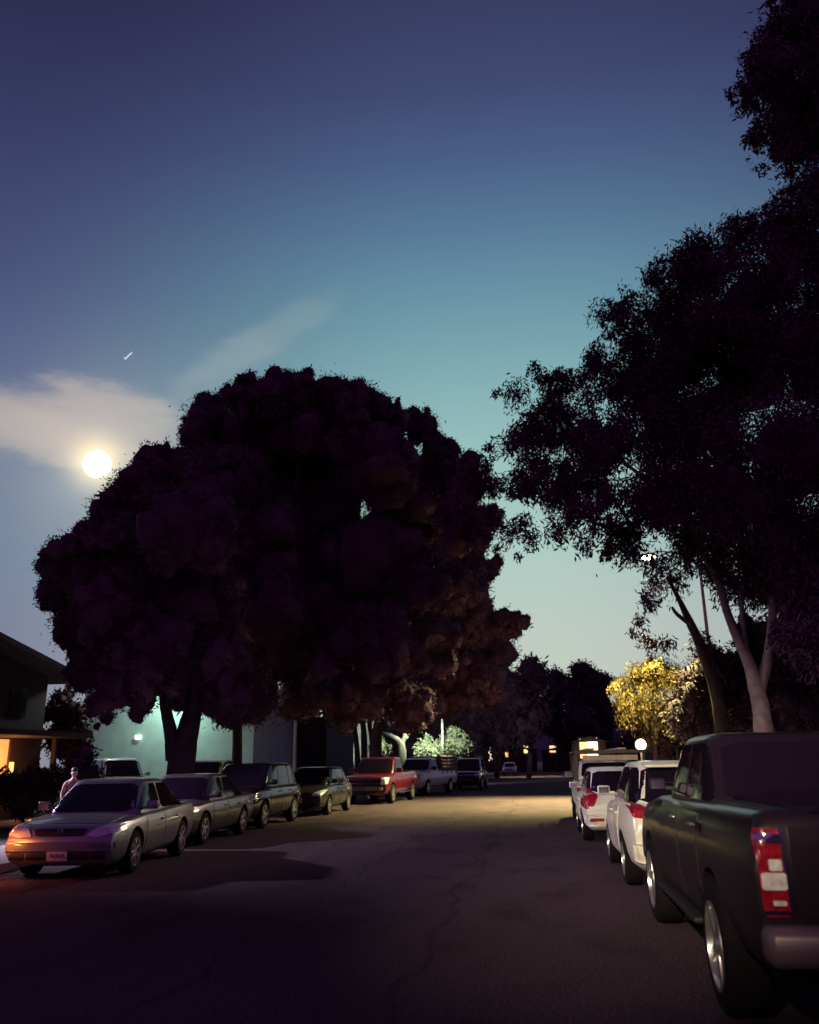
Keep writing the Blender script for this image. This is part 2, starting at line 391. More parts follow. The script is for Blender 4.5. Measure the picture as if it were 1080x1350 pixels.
        def proj(q, o_):
            P = {0:(sg*10,q[0],q[1]), 1:(q[0],sg*10,q[1]), 2:(q[0],q[1],sg*10)}[ax]; d = Vector((0,0,0)); d[ax] = -sg
            h = bvh.ray_cast(Vector(P), d)
            if h[0] is None:
                P2 = list(P); P2[ax] = 0 if ax == 0 else (sg*L/2); h = bvh.find_nearest(Vector(P2)); 
            loc_ = h[0].copy(); nrm = h[1] if h[1].dot(d) < 0 else -h[1]
            loc_ += nrm*o_*.5; loc_[ax] += sg*o_*.7; return loc_
        Vv = [proj(c, off)]; Ff = []
        for k in range(1, K+1):
            Vv += [proj(c.lerp(q, k/K), off) for q in pts]
        Vv += [proj(q, -.012) for q in pts]
        for k in range(n): Ff.append((0, 1+k, 1+(k+1)%n))
        for j in range(K):
            for k in range(n): a = 1+j*n; Ff.append((a+k, a+n+k, a+n+(k+1)%n, a+(k+1)%n))
        o = mesh_np(nm, Vv, Ff, mt, parent); bm = bmesh.new(); bm.from_mesh(o.data); bmesh.ops.recalc_face_normals(bm, faces=bm.faces); bm.to_mesh(o.data); bm.free()
        auto_smooth(o, 35); return o
    def hit(view, q):
        ax = {'x':0,'y':1,'z':2}[view[1]]; sg = 1 if view[0] == '+' else -1
        P = {0:(sg*10,q[0],q[1]), 1:(q[0],sg*10,q[1]), 2:(q[0],q[1],sg*10)}[ax]; d = Vector((0,0,0)); d[ax] = -sg
        h = bvh.ray_cast(Vector(P), d); return h[0] if h[0] else Vector(P)*.1
    v = Veh(); v.root, v.panel, v.hit, v.Y, v.hw, v.p, v.bvh = root, panel, hit, Y, hw0, p, bvh
    v.yf, v.yr, v.wz, v.zr0, v.zb0 = yf, yr, wz, zr0, zb0
    # glass
    zl, zh = zb0+.035, zr0-.02
    k = p.get('pillar', .09)
    panel('windshield', '+y', [(-wz(zl)+k*.8,zl),(wz(zl)-k*.8,zl),(wz(zh)-k,zh),(-wz(zh)+k,zh)], GLASS, .008, K=6, dens=10)
    zl2 = p.get('rear_z', zl)
    panel('rear_window', '-y', [(-wz(zl2)+k*1.2,zl2),(wz(zl2)-k*1.2,zl2),(wz(zh)-k,zh),(-wz(zh)+k,zh)], GLASS, .008, K=6, dens=10)
    sp = [None] + [Y(s) for s in p['splits']] + [None]
    for sx in ('+x','-x'):
        for a, b in zip(sp[:-1], sp[1:]):
            f = (lambda z: yf(z)-k*1.5) if a is None else (lambda z: a-.03)
            e = (lambda z: yr(z)+k*p.get('dp',1.8)) if b is None else (lambda z: b+.03)
            panel('side_window', sx, [(f(zl),zl),(f(zh),zh),(e(zh),zh),(e(zl),zl)], GLASS, .007)
        for (s0, s1, cutr) in p['doors']:
            y0, y1 = Y(s0), Y(s1); zt = zb0-.05; zlow = p['bot'][2][1]+.12
            d = panel('door', sx, [(y0,zlow),(y0,zt),(y1,zt),(y1,zlow+.36*cutr),(y1+.22*cutr,zlow)], pm, .006, rnd=False)
            hy, hz = y1+.14, zt-.09; h = hit(sx, (hy,hz)); mb = MB(); mb.box((h.x+(.02 if sx == '+x' else -.02), hy, hz), (.04,.18,.03), b=.008)
            mb.build('handle', p.get('handle', pm), d, True)
    # mirrors
    ym, zm = yf(zb0+.12)-p.get('mir_y',.22), zb0+.10
    for sx in (-1,1):
        mb = MB(); x = wz(zm)*sx; ms = p.get('mir',1.0)
        mb.box((x+sx*.04, ym, zm-.02), (.12,.05,.04), b=.01); mb.box((x+sx*(.07+.09*ms), ym, zm+.02*ms), (.20*ms,.10,.14*ms), b=.03)
        mo = mb.build('side_mirror', p.get('mirmat', pm), root, True)
        mg = MB(); mg.box((x+sx*(.07+.09*ms), ym-.052, zm+.02*ms), (.16*ms,.006,.10*ms)); mg.build('mirror_glass', CHROME, mo)
    # wheels
    t_, k_ = wheel_meshes(r, p.get('ww',.22), p.get('rim','five'))
    t0 = k0 = None
    for y in wy:
        for sx in (1,-1):
            if t0 is None:
                t0 = t_.build('wheel', RUBBER, root, True); auto_smooth(t0, 45); k0 = k_.build('rim', p.get('rimmat', ALLOY), t0, True); auto_smooth(k0, 35); a = t0
            else:
                a = t0.copy(); link(a, root); b = k0.copy(); link(b, a)
            a.location = (sx*(hw0-.125), y, r); a.rotation_euler = (random.random()*3*sx, 0, 0 if sx > 0 else PI)
    return v
def mirror_pair(v, nm, view, poly, mt, off=.01, **k):
    a = v.panel(nm, view, poly, mt, off, **k); b = v.panel(nm, view, [(-x,z) for x,z in poly], mt, off, **k); return a, b
def plate(v, view, z, x=0, m=PLATE):
    pl = v.panel('licence_plate', view, [(x-.155,z-.08),(x+.155,z-.08),(x+.155,z+.08),(x-.155,z+.08)], m, .02, K=1, dens=2, rnd=False)
    return pl

SED = dict(L=4.8, W=1.82, R=1.47, belt=.90, taper=.10, r=.325, wheels=(.20,.775), gh=(.245,.40,.67,.865), splits=(.52,),
  top=[(0,.60),(.01,.69),(.035,.76),(.10,.825),(.2,.87),(.26,.893),(.5,.91),(.8,.96),(.95,.97),(.985,.93),(1,.82)],
  bot=[(0,.34),(.012,.24),(.05,.19),(.94,.21),(.985,.28),(1,.38)], doors=[(.305,.515,0),(.525,.715,1)], rim='seven')
HAT = dict(L=4.3, W=1.72, R=1.50, belt=.96, r=.31, wheels=(.19,.79), gh=(.21,.37,.83,.965), splits=(.50,.71), wt=.72, tpow=5,
  top=[(0,.56),(.01,.66),(.035,.75),(.10,.84),(.2,.93),(.5,.95),(.8,.98),(.95,.97),(.985,.90),(1,.74)],
  bot=[(0,.34),(.012,.24),(.05,.20),(.94,.24),(.985,.30),(1,.40)], doors=[(.29,.49,0),(.50,.70,1)], rim='five')
SUV = dict(L=4.65, W=1.86, R=1.74, belt=1.06, r=.36, wheels=(.185,.785), gh=(.235,.37,.87,.975), splits=(.50,.71), wt=.76, sq=8, taper=.11,
  top=[(0,.62),(.01,.76),(.03,.90),(.08,.99),(.22,1.05),(.5,1.06),(.8,1.08),(.96,1.08),(.988,1.02),(1,.86)],
  bot=[(0,.40),(.012,.30),(.05,.25),(.94,.28),(.985,.36),(1,.46)], doors=[(.29,.49,0),(.50,.71,1)], rim='five')
PKU = dict(L=5.75, W=2.0, R=1.90, belt=1.22, r=.395, wheels=(.165,.775), gh=(.245,.345,.565,.60), splits=(.44,), wt=.78, sq=9, taper=.07, tpow=8,
  top=[(0,.72),(.006,.98),(.018,1.08),(.06,1.14),(.24,1.2),(.5,1.22),(.6,1.23),(.99,1.26),(.996,1.22),(1,1.14)],
  bot=[(0,.44),(.008,.36),(.04,.34),(.95,.40),(.99,.46),(1,.52)], doors=[(.265,.435,0),(.445,.60,0)], bed=(.615,.975,.72), mir=1.35, rim='five', ww=.27, rear_z=1.3)
def S_(base, **k): d = dict(base); d.update(k); return d
def place(fw_px_ground, spec, side=-1, flip=True):
    """centre of the vehicle from the ground point of its road-side front wheel"""
    return None

def front_kit(v, lamp, grille, lip, bumper=None, lampm=LENS, gm=DARK):
    a, b = mirror_pair(v, 'headlight', '+y', lamp, lampm, .010, K=4)
    if grille: v.panel('grille', '+y', grille, gm, .008, K=4)
    if lip: v.panel('air_intake', '+y', lip, DARK, .006, K=3)
    if bumper: v.panel('front_bumper', '+y', bumper, v.p['paint'], .035, K=4, dens=10)
    return a, b
LEFTG, RIGHTG = 'cars parked nose towards the viewer along the left kerb', 'vehicles parked tail towards the viewer along the right kerb'
def locL(Yfront, L, W, dx=0, yaw=0):
    yc = Yfront + L/2
    return (rowL(yc) - W/2 + dx, yc, 0)
def yawL(Yfront, L):
    return -math.atan2(rowL(Yfront+L)-rowL(Yfront), L)

# 1 silver-tan sedan nearest on the left
p = S_(SED, L=4.65, R=1.45, paint=paint('tan_silver_paint', (.30,.30,.33), .55, .32), mirmat=paint('mirror_silver', (.35,.33,.36), .5))
v = vehicle('sedan', 'pale tan silver sedan with a glowing orange corner lamp, nearest on the left kerb', 'car', locL(12.8,4.65,1.82,.12), PI+math.radians(7), p, LEFTG)
h1, h2 = front_kit(v, [(.42,.635),(.62,.62),(.86,.69),(.90,.80),(.74,.80),(.52,.745)], [(-.36,.635),(.36,.635),(.42,.74),(-.42,.74)], None)
sed = v
# street-left lamp as the viewer sees it is the car's own right one
for nm, x0, x1 in (('air_intake',-.74,-.52),('air_intake',-.48,-.17),('air_intake',.17,.48),('air_intake',.52,.74)):
    v.panel(nm, '+y', [(x0,.30),(x1,.30),(x1,.40),(x0,.40)], DARK, .008, K=2)
v.panel('front_bumper', '+y', [(-.84,.43),(.84,.43),(.84,.555),(-.84,.555)], p['paint'], .028, K=4, dens=14)
v.panel('hood', '+z', [(-.72,1.32),(.72,1.32),(.66,2.08),(-.66,2.08)], p['paint'], .006, K=5, dens=8)
pl = plate(v, '+y', .37)
ink = MB(); hp_ = v.hit('+y', (0,.37))
for i, x in enumerate((-.10,-.068,-.036,-.004,.028,.060,.092)): ink.box((x, hp_.y+.024, .365), (.012 if i%3 else .02,.003,.055 if i%2 else .045))
ink.build('plate_characters', PLATEINK, pl)
hp_ = v.hit('+y', (0,.69)); em = MB(); em.lathe([(0,.052),(.012,.05),(.012,.040),(0,.038)], 20, 'y', (0,hp_.y+.01,.69))
for sx in (-1,1): em.box((sx*.018,hp_.y+.016,.69), (.010,.008,.055), ry=sx*.12)
em.box((0,hp_.y+.016,.69), (.034,.008,.010)); em.build('emblem', CHROME, root_em := v.root)
ts = v.panel('turn_signal', '+y', [(.76,.645),(.86,.69),(.91,.80),(.83,.80)] , AMBER, .018, K=3)
SIG = v.root.matrix_basis.copy()
# 2 silver-grey sedan
p = S_(SED, L=4.55, W=1.78, R=1.47, paint=paint('grey_paint', (.10,.088,.10), .4, .33), rim='five')
v = vehicle('sedan', 'grey sedan with bright alloy wheels, second from the viewer on the left kerb', 'car', locL(17.8,4.55,1.78,-.15), PI+yawL(18.3,4.55), p, LEFTG)
front_kit(v, [(.42,.63),(.62,.62),(.84,.69),(.87,.80),(.72,.80),(.52,.74)], [(-.36,.62),(.36,.62),(.42,.74),(-.42,.74)], [(-.7,.28),(.7,.28),(.62,.42),(-.62,.42)])
plate(v, '+y', .47)
# 3 black SUV
p = S_(SUV, L=4.6, R=1.70, paint=paint('black_paint', (.018,.014,.018), .3, .2))
v = vehicle('suv', 'black suv with bright headlights behind the grey sedan on the left kerb', 'car', locL(22.5,4.6,1.86,-.30), PI+yawL(23.3,4.6), p, LEFTG)
front_kit(v, [(.46,.72),(.66,.70),(.90,.78),(.92,.90),(.7,.88),(.5,.80)], [(-.42,.66),(.42,.66),(.46,.84),(-.46,.84)], [(-.6,.36),(.6,.36),(.6,.5),(-.6,.5)])
v.panel('grille_bar', '+y', [(-.42,.73),(.42,.73),(.42,.77),(-.42,.77)], CHROME, .02, K=1)
mirror_pair(v, 'fog_light', '+y', [(.62,.44),(.74,.44),(.74,.54),(.62,.54)], LENS, .012, K=2)
# 4 dark hatchback
p = S_(HAT, L=4.4, W=1.78, R=1.55, paint=paint('charcoal_paint', (.045,.035,.045), .4, .3))
v = vehicle('hatchback', 'dark charcoal hatchback in front of the red pickup on the left kerb', 'car', locL(28.4,4.4,1.78), PI+yawL(28.6,4.4), p, LEFTG)
front_kit(v, [(.46,.64),(.66,.62),(.82,.70),(.84,.82),(.7,.80),(.5,.72)], [(-.4,.60),(.4,.60),(.44,.72),(-.44,.72)], [(-.65,.30),(.65,.30),(.6,.44),(-.6,.44)])
plate(v, '+y', .5)
# 5 red pickup
p = S_(PKU, paint=paint('dark_red_paint', (.085,.004,.012), 0, .3), handle=CHROME)
v = vehicle('pickup', 'dark red pickup truck with a chrome grille on the left kerb', 'pickup truck', locL(36.2,5.75,2.0,.55), PI+yawL(36.0,5.75), p, LEFTG)
front_kit(v, [(.70,.78),(.96,.80),(.96,1.06),(.72,1.06)], [(-.68,.74),(.68,.74),(.70,1.05),(-.70,1.05)], [(-.5,.44),(.5,.44),(.5,.54),(-.5,.54)])
for z in (.82,.97): v.panel('grille_bar', '+y', [(-.68,z-.035),(.68,z-.035),(.68,z+.035),(-.68,z+.035)], CHROME, .03, K=1, dens=8)
v.panel('front_bumper', '+y', [(-.96,.55),(.96,.55),(.96,.70),(-.96,.70)], CHROME, .06, K=2, dens=10)
mirror_pair(v, 'fog_light', '+y', [(.66,.57),(.80,.57),(.80,.67),(.66,.67)], LENS, .085, K=2)
for sx in (-1,1):
    mb = MB(); mb.box((sx*1.02,.1,.42), (.14,2.1,.05), b=.015); mb.build('running_board', CHROME, v.root)
# 6 white stake-bed truck
p = S_(PKU, L=5.9, R=1.88, W=1.95, paint=paint('old_white_paint', (.62,.60,.60), .1, .45), mirmat=DARK, r=.37, rim='steel', bed=(.56,.985,.80), gh=(.235,.335,.50,.53), splits=(), doors=[(.26,.50,0)])
fw = ground(577,1052); lz = yawL(47,5.9)
v = vehicle('stake_truck', 'white work truck with a wooden stake bed on the left kerb', 'truck', locL(45.2,5.9,1.95,.25), PI+lz-math.radians(7), p, LEFTG)
front_kit(v, [(.66,.78),(.90,.80),(.90,.98),(.66,.98)], [(-.62,.74),(.62,.74),(.64,.98),(-.64,.98)], None)
v.panel('front_bumper', '+y', [(-.93,.52),(.93,.52),(.93,.66),(-.93,.66)], CHROME, .07, K=2, dens=10)
WOOD = mat('weathered_boards', (.16,.09,.08), .9, var=.4, scale=5)
st = MB()
for sx in (-1,1):
    for i in range(4): st.box((sx*.97, -1.55, 1.30+i*.19), (.03,2.5,.165))
    for y in (-.4,-1.15,-1.9,-2.7): st.box((sx*.945, y, 1.5), (.05,.09,.95))
for i in range(4):
    st.box((0,-.33,1.30+i*.19), (1.86,.03,.165)); st.box((0,-2.82,1.30+i*.19), (1.86,.03,.165))
st.build('stake_sides', WOOD, v.root)
# 7 dark SUV, farthest clear one on the left
p = S_(SUV, L=4.9, W=1.95, R=1.86, belt=1.12, r=.39, paint=paint('navy_black_paint', (.02,.018,.03), .3, .22), top=[(0,.70),(.01,.86),(.03,1.0),(.08,1.07),(.22,1.11),(.5,1.12),(.8,1.14),(.96,1.14),(.988,1.08),(1,.9)])
v = vehicle('suv', 'dark blue black suv with shining headlights beyond the stake truck on the left kerb', 'car', locL(53.6,4.9,1.95,1.45), PI+yawL(54,4.9), p, LEFTG)
front_kit(v, [(.52,.80),(.72,.78),(.93,.86),(.94,.99),(.74,.97),(.56,.9)], [(-.46,.74),(.46,.74),(.5,.95),(-.5,.95)], [(-.6,.4),(.6,.4),(.6,.54),(-.6,.54)])
v.panel('grille_bar', '+y', [(-.46,.82),(.46,.82),(.46,.88),(-.46,.88)], CHROME, .02, K=1)
rk = MB()
for sx in (-1,1): rk.tube([(sx*.66,.8,1.89),(sx*.66,.3,1.93),(sx*.66,-1.5,1.93),(sx*.66,-1.9,1.89)], .02)
rk.build('roof_rack', ALLOY, v.root)
# white cars in the lot behind the kerb
WP = paint('white_paint', (.72,.72,.68), .0, .3)
LOT = 'white cars standing in the lot by the pale building'
q = at(122,1012,31)
v = vehicle('suv', 'white suv in the lot by the pale wall, just right of the person', 'car', (q.x,q.y+2,0), PI+math.radians(38), S_(SUV, R=1.98, belt=1.25, L=4.7, paint=WP, top=[(0,.70),(.01,.9),(.03,1.08),(.08,1.16),(.22,1.23),(.5,1.24),(.8,1.26),(.96,1.26),(.988,1.2),(1,.95)]), LOT)
front_kit(v, [(.5,.86),(.7,.84),(.92,.92),(.92,1.05),(.72,1.03)], [(-.42,.8),(.42,.8),(.46,.98),(-.46,.98)], [(-.6,.45),(.6,.45),(.6,.6),(-.6,.6)])
q = at(249,1010,30)
v = vehicle('suv', 'white suv behind the thick forked pine trunk in the lot', 'car', (q.x,q.y+2,0), PI+math.radians(6), S_(SUV, R=1.86, belt=1.14, paint=WP), LOT)
front_kit(v, [(.5,.76),(.7,.74),(.92,.82),(.92,.95),(.72,.93)], [(-.42,.7),(.42,.7),(.46,.88),(-.46,.88)], [(-.6,.38),(.6,.38),(.6,.52),(-.6,.52)])

# right side: tails towards the viewer ----------------------------------------------------
def rear_kit(v, lamp, pz, bump=None, bm=None):
    a, b = mirror_pair(v, 'taillight', '-y', lamp, REDLENS, .014, K=5)
    plate(v, '-y', pz)
    return a, b
# near black pickup
p = S_(PKU, L=5.6, W=2.02, R=1.86, belt=1.30, r=.42, wheels=(.17,.78), gh=(.315,.42,.655,.735), bed=(.755,.975,.95), splits=(.535,), rear_z=1.34, dp=1.0,
   paint=paint('black_brown_paint', (.014,.007,.012), 0, .34, .25), handle=CHROME, rim='five', ww=.28, taper=.03, mir=.8, mirmat=DARK,
   top=[(0,.72),(.006,.98),(.018,1.10),(.06,1.18),(.24,1.28),(.5,1.30),(.7,1.33),(.985,1.36),(.994,1.33),(1,1.24)], doors=[(.33,.53,0),(.54,.70,0)])
RW = ground(957,1338)
PX = RW.x + 1.0; PYc = RW.y + (.78-.5)*5.6
PK_LOC = (PX, PYc, 0)
v = vehicle('pickup', 'large black pickup truck nearest on the right kerb with tall upright taillight', 'pickup truck', PK_LOC, math.radians(0), p, RIGHTG)
pk = v
CLEARL = mat('clear_lens', (.85,.80,.74), .15, .1, .5, var=.3, scale=25)
for sx in (-1,1):
    tl = v.panel('taillight', '-y', [(sx*.80,.80),(sx*.955,.80),(sx*.955,1.26),(sx*.82,1.26)], REDLENS, .02, K=5, dens=8)
    v.panel('reverse_lamp', '-y', [(sx*.815,.94),(sx*.95,.94),(sx*.95,1.03),(sx*.815,1.03)], CLEARL, .034, parent=tl, K=2)
    v.panel('lamp_bezel', '-y', [(sx*.81,1.19),(sx*.95,1.19),(sx*.945,1.235),(sx*.825,1.235)], CHROME, .032, parent=tl, K=2)
    v.panel('lamp_bezel', '-y', [(sx*.81,.815),(sx*.95,.815),(sx*.95,.835),(sx*.81,.835)], CHROME, .032, parent=tl, K=2)
for sx in (-1,1):
    for (a_, b_, nm_, mt_) in ((1.04,1.10,'reverse_lamp',CLEARL),(.86,.885,'reverse_lamp',CLEARL)):
        v.panel(nm_, '-y', [(sx*.83,a_),(sx*.90,a_),(sx*.90,b_),(sx*.83,b_)], mt_, .034, K=1)
    v.panel('lamp_trim', '-y', [(sx*.797,.80),(sx*.812,.80),(sx*.828,1.26),(sx*.812,1.26)], CHROME, .03, K=1)
v.panel('tailgate', '-y', [(-.77,.80),(.77,.80),(.77,1.27),(-.77,1.27)], p['paint'], .012, K=3, dens=8, rnd=False)
hb = MB(); hb.box((0,-2.845,1.13), (.28,.05,.09), b=.015); hb.build('tailgate_handle', DARK, v.root)
rb = MB(); rb.box((0,-2.86,.66), (1.96,.22,.20), b=.05); rb.box((0,-2.90,.77), (1.2,.14,.03)); ro = rb.build('rear_bumper', mat('dull_chrome', (.26,.20,.19), .4, .5), v.root, True)
tb = MB(); tb.box((0,-2.94,.42), (.5,.07,.07)); tb.box((0,-2.99,.42), (.08,.14,.08)); tb.build('tow_hitch', CHROME, v.root)
ex = MB(); ex.tube([(-.55,-2.4,.38),(-.55,-2.85,.36)], .04, 12); ex.build('exhaust_pipe', CHROME, v.root)
plate(v, '-y', .62, 0)
lid = MB(); lid.box((0, v.Y(.865), 1.335), (1.74, 1.22, .05), b=.02); lid.build('bed_cover', mat('vinyl_cover', (.02,.015,.02), .5), v.root, True)
for sx in (-1,1):
    mb = MB(); mb.box((sx*.96,.35,.44), (.12,2.2,.05), b=.02); mb.build('running_board', DARK, v.root)
    fl = MB(); fl.lathe([(0,.0),(.012,.07),(.0,.09)], 16, 'x', (sx*1.0, v.Y(.715), 1.12)); fl.build('fuel_cap', p['paint'], v.root, True)
# white crossover
WP2 = paint('cream_white_paint', (.78,.74,.64), .0, .32)
p = S_(HAT, L=4.35, W=1.84, R=1.63, belt=1.05, r=.33, paint=WP2, gh=(.20,.37,.84,.975), sq=5, wt=.71,
  top=[(0,.60),(.01,.72),(.035,.82),(.10,.92),(.2,1.0),(.5,1.04),(.8,1.08),(.95,1.08),(.985,1.02),(1,.82)])
G = ground(822,1166)
v = vehicle('crossover', 'white crossover with dark rear window and slanted red taillight between hatchback and black pickup', 'car', (G.x+.93, G.y+.29*4.35, 0), 0, p, RIGHTG)
rear_kit(v, [(.46,.98),(.60,.90),(.80,.92),(.84,1.06),(.78,1.10),(.62,1.04)], .80)
v.panel('rear_bumper', '-y', [(-.80,.36),(.80,.36),(.82,.62),(-.82,.62)], WP2, .04, K=4, dens=10)
sp = MB(); sp.box((0,v.yr(1.56)-.10,1.575), (1.12,.30,.035), b=.015, rx=.12); sp.build('spoiler', WP2, v.root, True)
an = MB(); an.tube([(0,v.yr(1.56)+.5,1.60),(0,v.yr(1.56)+.42,1.82)], [.012,.006]); an.build('antenna', DARK, v.root)
# white hatchback
p = S_(HAT, L=4.1, W=1.70, R=1.50, paint=paint('cool_white_paint', (.74,.74,.70), .0, .32), gh=(.20,.37,.80,.965), sq=5)
G = ground(775,1108)
v = vehicle('hatchback', 'small white hatchback with tall red taillight in front of the ladder rack truck', 'car', (G.x+.74, G.y+.29*4.1, 0), 0, p, RIGHTG)
rear_kit(v, [(.50,.94),(.60,.74),(.76,.66),(.84,.74),(.80,.98),(.70,1.10)], .66)
v.panel('rear_bumper', '-y', [(-.78,.34),(.78,.34),(.80,.58),(-.80,.58)], p['paint'], .04, K=4, dens=10)
mirror_pair(v, 'reflector', '-y', [(.42,.44),(.70,.44),(.70,.50),(.42,.50)], REDLENS, .055, K=2)
an = MB(); an.tube([(0,v.yr(1.43)+.3,1.48),(0,v.yr(1.43)+.12,1.66)], [.01,.005]); an.build('antenna', DARK, v.root)
# white pickup with ladder rack
p = S_(PKU, L=5.6, W=1.92, R=1.80, paint=paint('fleet_white_paint', (.55,.53,.50), .0, .4), mirmat=DARK, rim='steel', mir=1.5)
G = ground(760,1089)
v = vehicle('pickup', 'white work pickup with a dark overhead ladder rack farthest on the right kerb', 'pickup truck', (G.x+.93, G.y+.275*5.6, 0), 0, p, RIGHTG); v.root.scale = (.92,)*3
rear_kit(v, [(.78,.80),(.94,.80),(.94,1.14),(.80,1.14)], .66)
v.panel('tailgate', '-y', [(-.75,.76),(.75,.76),(.75,1.18),(-.75,1.18)], p['paint'], .012, K=3, dens=8, rnd=False)
rb = MB(); rb.box((0,-2.86,.60), (1.86,.2,.18), b=.04); rb.build('rear_bumper', CHROME, v.root, True)
rk = MB(); zr_ = 2.02
for sx in (-1,1):
    rk.box((sx*.92,-.3,zr_), (.07,4.6,.07))
    for y in (-2.5,-.85): rk.box((sx*.92,y,1.62), (.06,.06,.80))
    rk.tube([(sx*.92,1.9,zr_),(sx*.88,2.3,1.3)], .03)
for y in (-2.55,-1.7,-.85,.2,1.2,1.95): rk.box((0,y,zr_), (1.9,.07,.08))
rk.build('ladder_rack', mat('rack_steel', (.05,.035,.04), .5, .5), v.root)
bd = MB()
for i, x in enumerate((-.5,.35)): bd.box((x,-.2,zr_+.075), (.22,4.7,.045))
bd.box((0,-2.62,zr_-.17), (1.5,.03,.14)); bd.build('rack_boards', mat('rack_timber', (.42,.32,.22), .8, var=.25, scale=4), v.root)

# a small pale car far down the street
q = ground(672,1010)
v = vehicle('hatchback', 'tiny pale car far down the street under the dark trees', 'car', (at(672,1006,110).x, 110, 0), PI, S_(HAT, L=4.0, paint=paint('dull_silver_paint', (.5,.5,.5), .2)), None)
front_kit(v, [(.46,.64),(.66,.62),(.80,.70),(.80,.80),(.5,.72)], [(-.4,.60),(.4,.60),(.44,.72),(-.44,.72)], None)

# ------------------------------------------------------------------ trees
def leaf_mat(name, col, var=.35, sc=1.2):
    m = mat(name, col, .75, var=var, scale=sc, spec=.2); return m
def unit(n):
    d = rng.normal(size=(n,3)); return d/np.linalg.norm(d, axis=1, keepdims=True)
def crown(blobs, size, cover, droop=0.0, radial=.8, core=.72, aspect=.35, lump=.25, shell=.4, core_min=0.0):
    """leaf-sized diamond faces spread through lumpy blobs; blobs: (centre, radius)"""
    V = []; Fq = []; off = 0
    for c, r in blobs:
        c = np.array(c); rr = np.array(r if isinstance(r,(list,tuple)) else (r,r,r), float); rm = rr.mean()
        area = size*size*aspect*.5; n = int(cover*PI*rm*rm/area); n = max(30, n)
        d = unit(n); ph = rng.uniform(0,6.28,(5,)); k = rng.normal(size=(5,3))*2.6
        def lumpf(d): return 1 + lump*np.sum([np.cos(d@k[i]+ph[i]) for i in range(5)], axis=0)/2.5
        rad = (shell + (1-shell)*rng.uniform(0,1,n)**.6)*lumpf(d)*np.where(rng.uniform(size=n) < .07, rng.uniform(1,1.35,n), 1)
        P = c + d*rad[:,None]*rr
        a = d*radial + rng.normal(size=(n,3))*.55 + np.array([0,0,-droop]); a /= np.linalg.norm(a,axis=1,keepdims=True)
        b = np.cross(a, unit(n)); b /= np.linalg.norm(b,axis=1,keepdims=True)+1e-6
        L_ = size*rng.uniform(.6,1.4,n)[:,None]; Wd = L_*aspect
        q = np.stack([P-a*L_/2, P+b*Wd/2, P+a*L_/2, P-b*Wd/2], axis=1).reshape(-1,3)
        V.append(q); Fq.append(np.arange(4*n).reshape(-1,4)+off); off += 4*n
        if core > 0 and rm > core_min:
            h, w_ = 7, 12; T, Q = np.meshgrid(np.linspace(0.02,PI-.02,h), np.linspace(0,2*PI,w_,endpoint=False), indexing='ij')
            dd = np.stack([np.sin(T)*np.cos(Q), np.sin(T)*np.sin(Q), np.cos(T)], -1).reshape(-1,3)
            q = c + dd*rr*core*(lumpf(dd)*rng.uniform(.85,1.1,len(dd)))[:,None]
            fc = [(i*w_+j, (i+1)*w_+j, (i+1)*w_+(j+1)%w_, i*w_+(j+1)%w_) for i in range(h-1) for j in range(w_)]
            V.append(q); Fq.append(np.array(fc)+off); off += len(q)
    return np.concatenate(V), np.concatenate(Fq)
def crown_obj(V, Fq, m, parent, name='crown'):
    base = np.array(parent.location); V = V - base
    me = bpy.data.meshes.new(name); n = len(V); k = len(Fq)
    me.vertices.add(n); me.vertices.foreach_set('co', V.astype(np.float32).ravel())
    me.loops.add(k*4); me.loops.foreach_set('vertex_index', Fq.astype(np.int32).ravel())
    me.polygons.add(k); me.polygons.foreach_set('loop_start', np.arange(0,4*k,4,dtype=np.int32)); me.polygons.foreach_set('loop_total', np.full(k,4,dtype=np.int32))
    me.materials.append(m); me.update(calc_edges=True); me.validate()
    return link(bpy.data.objects.new(name, me), parent)
def blobs_px(lst, Y, spread=0, sq=1.0):
    out = []
    for i, (x, y, r) in enumerate(lst):
        yy = Y + spread*(rng.uniform(-1,1)); p = at(x, y, yy); rm = r*(Vector(p)-Vector((0,0,CAMH))).length/F*.97
        out.append((tuple(p), (rm, rm*1.1, rm*sq)))
    return out
def limb(mb, pts_px, Y, w_px, n=9, jit=.12, dY=None):
    P = []; Rr = []
    for i, (x, y) in enumerate(pts_px):
        yy = Y + (dY[i] if dY else 0); P.append(at(x,y,yy)); w = w_px[i]; Rr.append(w/2*yy/F)
    # smooth the path
    Q = [P[0]]; R2 = [Rr[0]]
    for i in range(len(P)-1):
        for t in (.33,.67,1.0):
            a = P[max(i-1,0)]; b = P[i]; c = P[i+1]; d = P[min(i+2,len(P)-1)]
            q = .5*((2*b)+(c-a)*t+(2*a-5*b+4*c-d)*t*t+(3*b-3*c+d-a)*t**3); Q.append(q); R2.append(Rr[i]*(1-t)+Rr[i+1]*t)
    mb.tube(Q, R2, n, jit=jit)
def puff(bl, k=9, f=.40, rmin=.7):
    out = []
    for c, r in bl:
        rm = float(np.mean(r)); out.append((c, tuple(np.array(r)*.86)))
        if rm < rmin: continue
        for i in range(k):
            d = unit(1)[0]; d[1] = -abs(d[1]) if rng.uniform() < .75 else d[1]
            q = rm*rng.uniform(f*.42,f*1.3); e = rng.uniform(.6,1.35,3); out.append((tuple(np.array(c)+d*np.array(r)*rng.uniform(.55,.85)), tuple(q*e)))
    return out
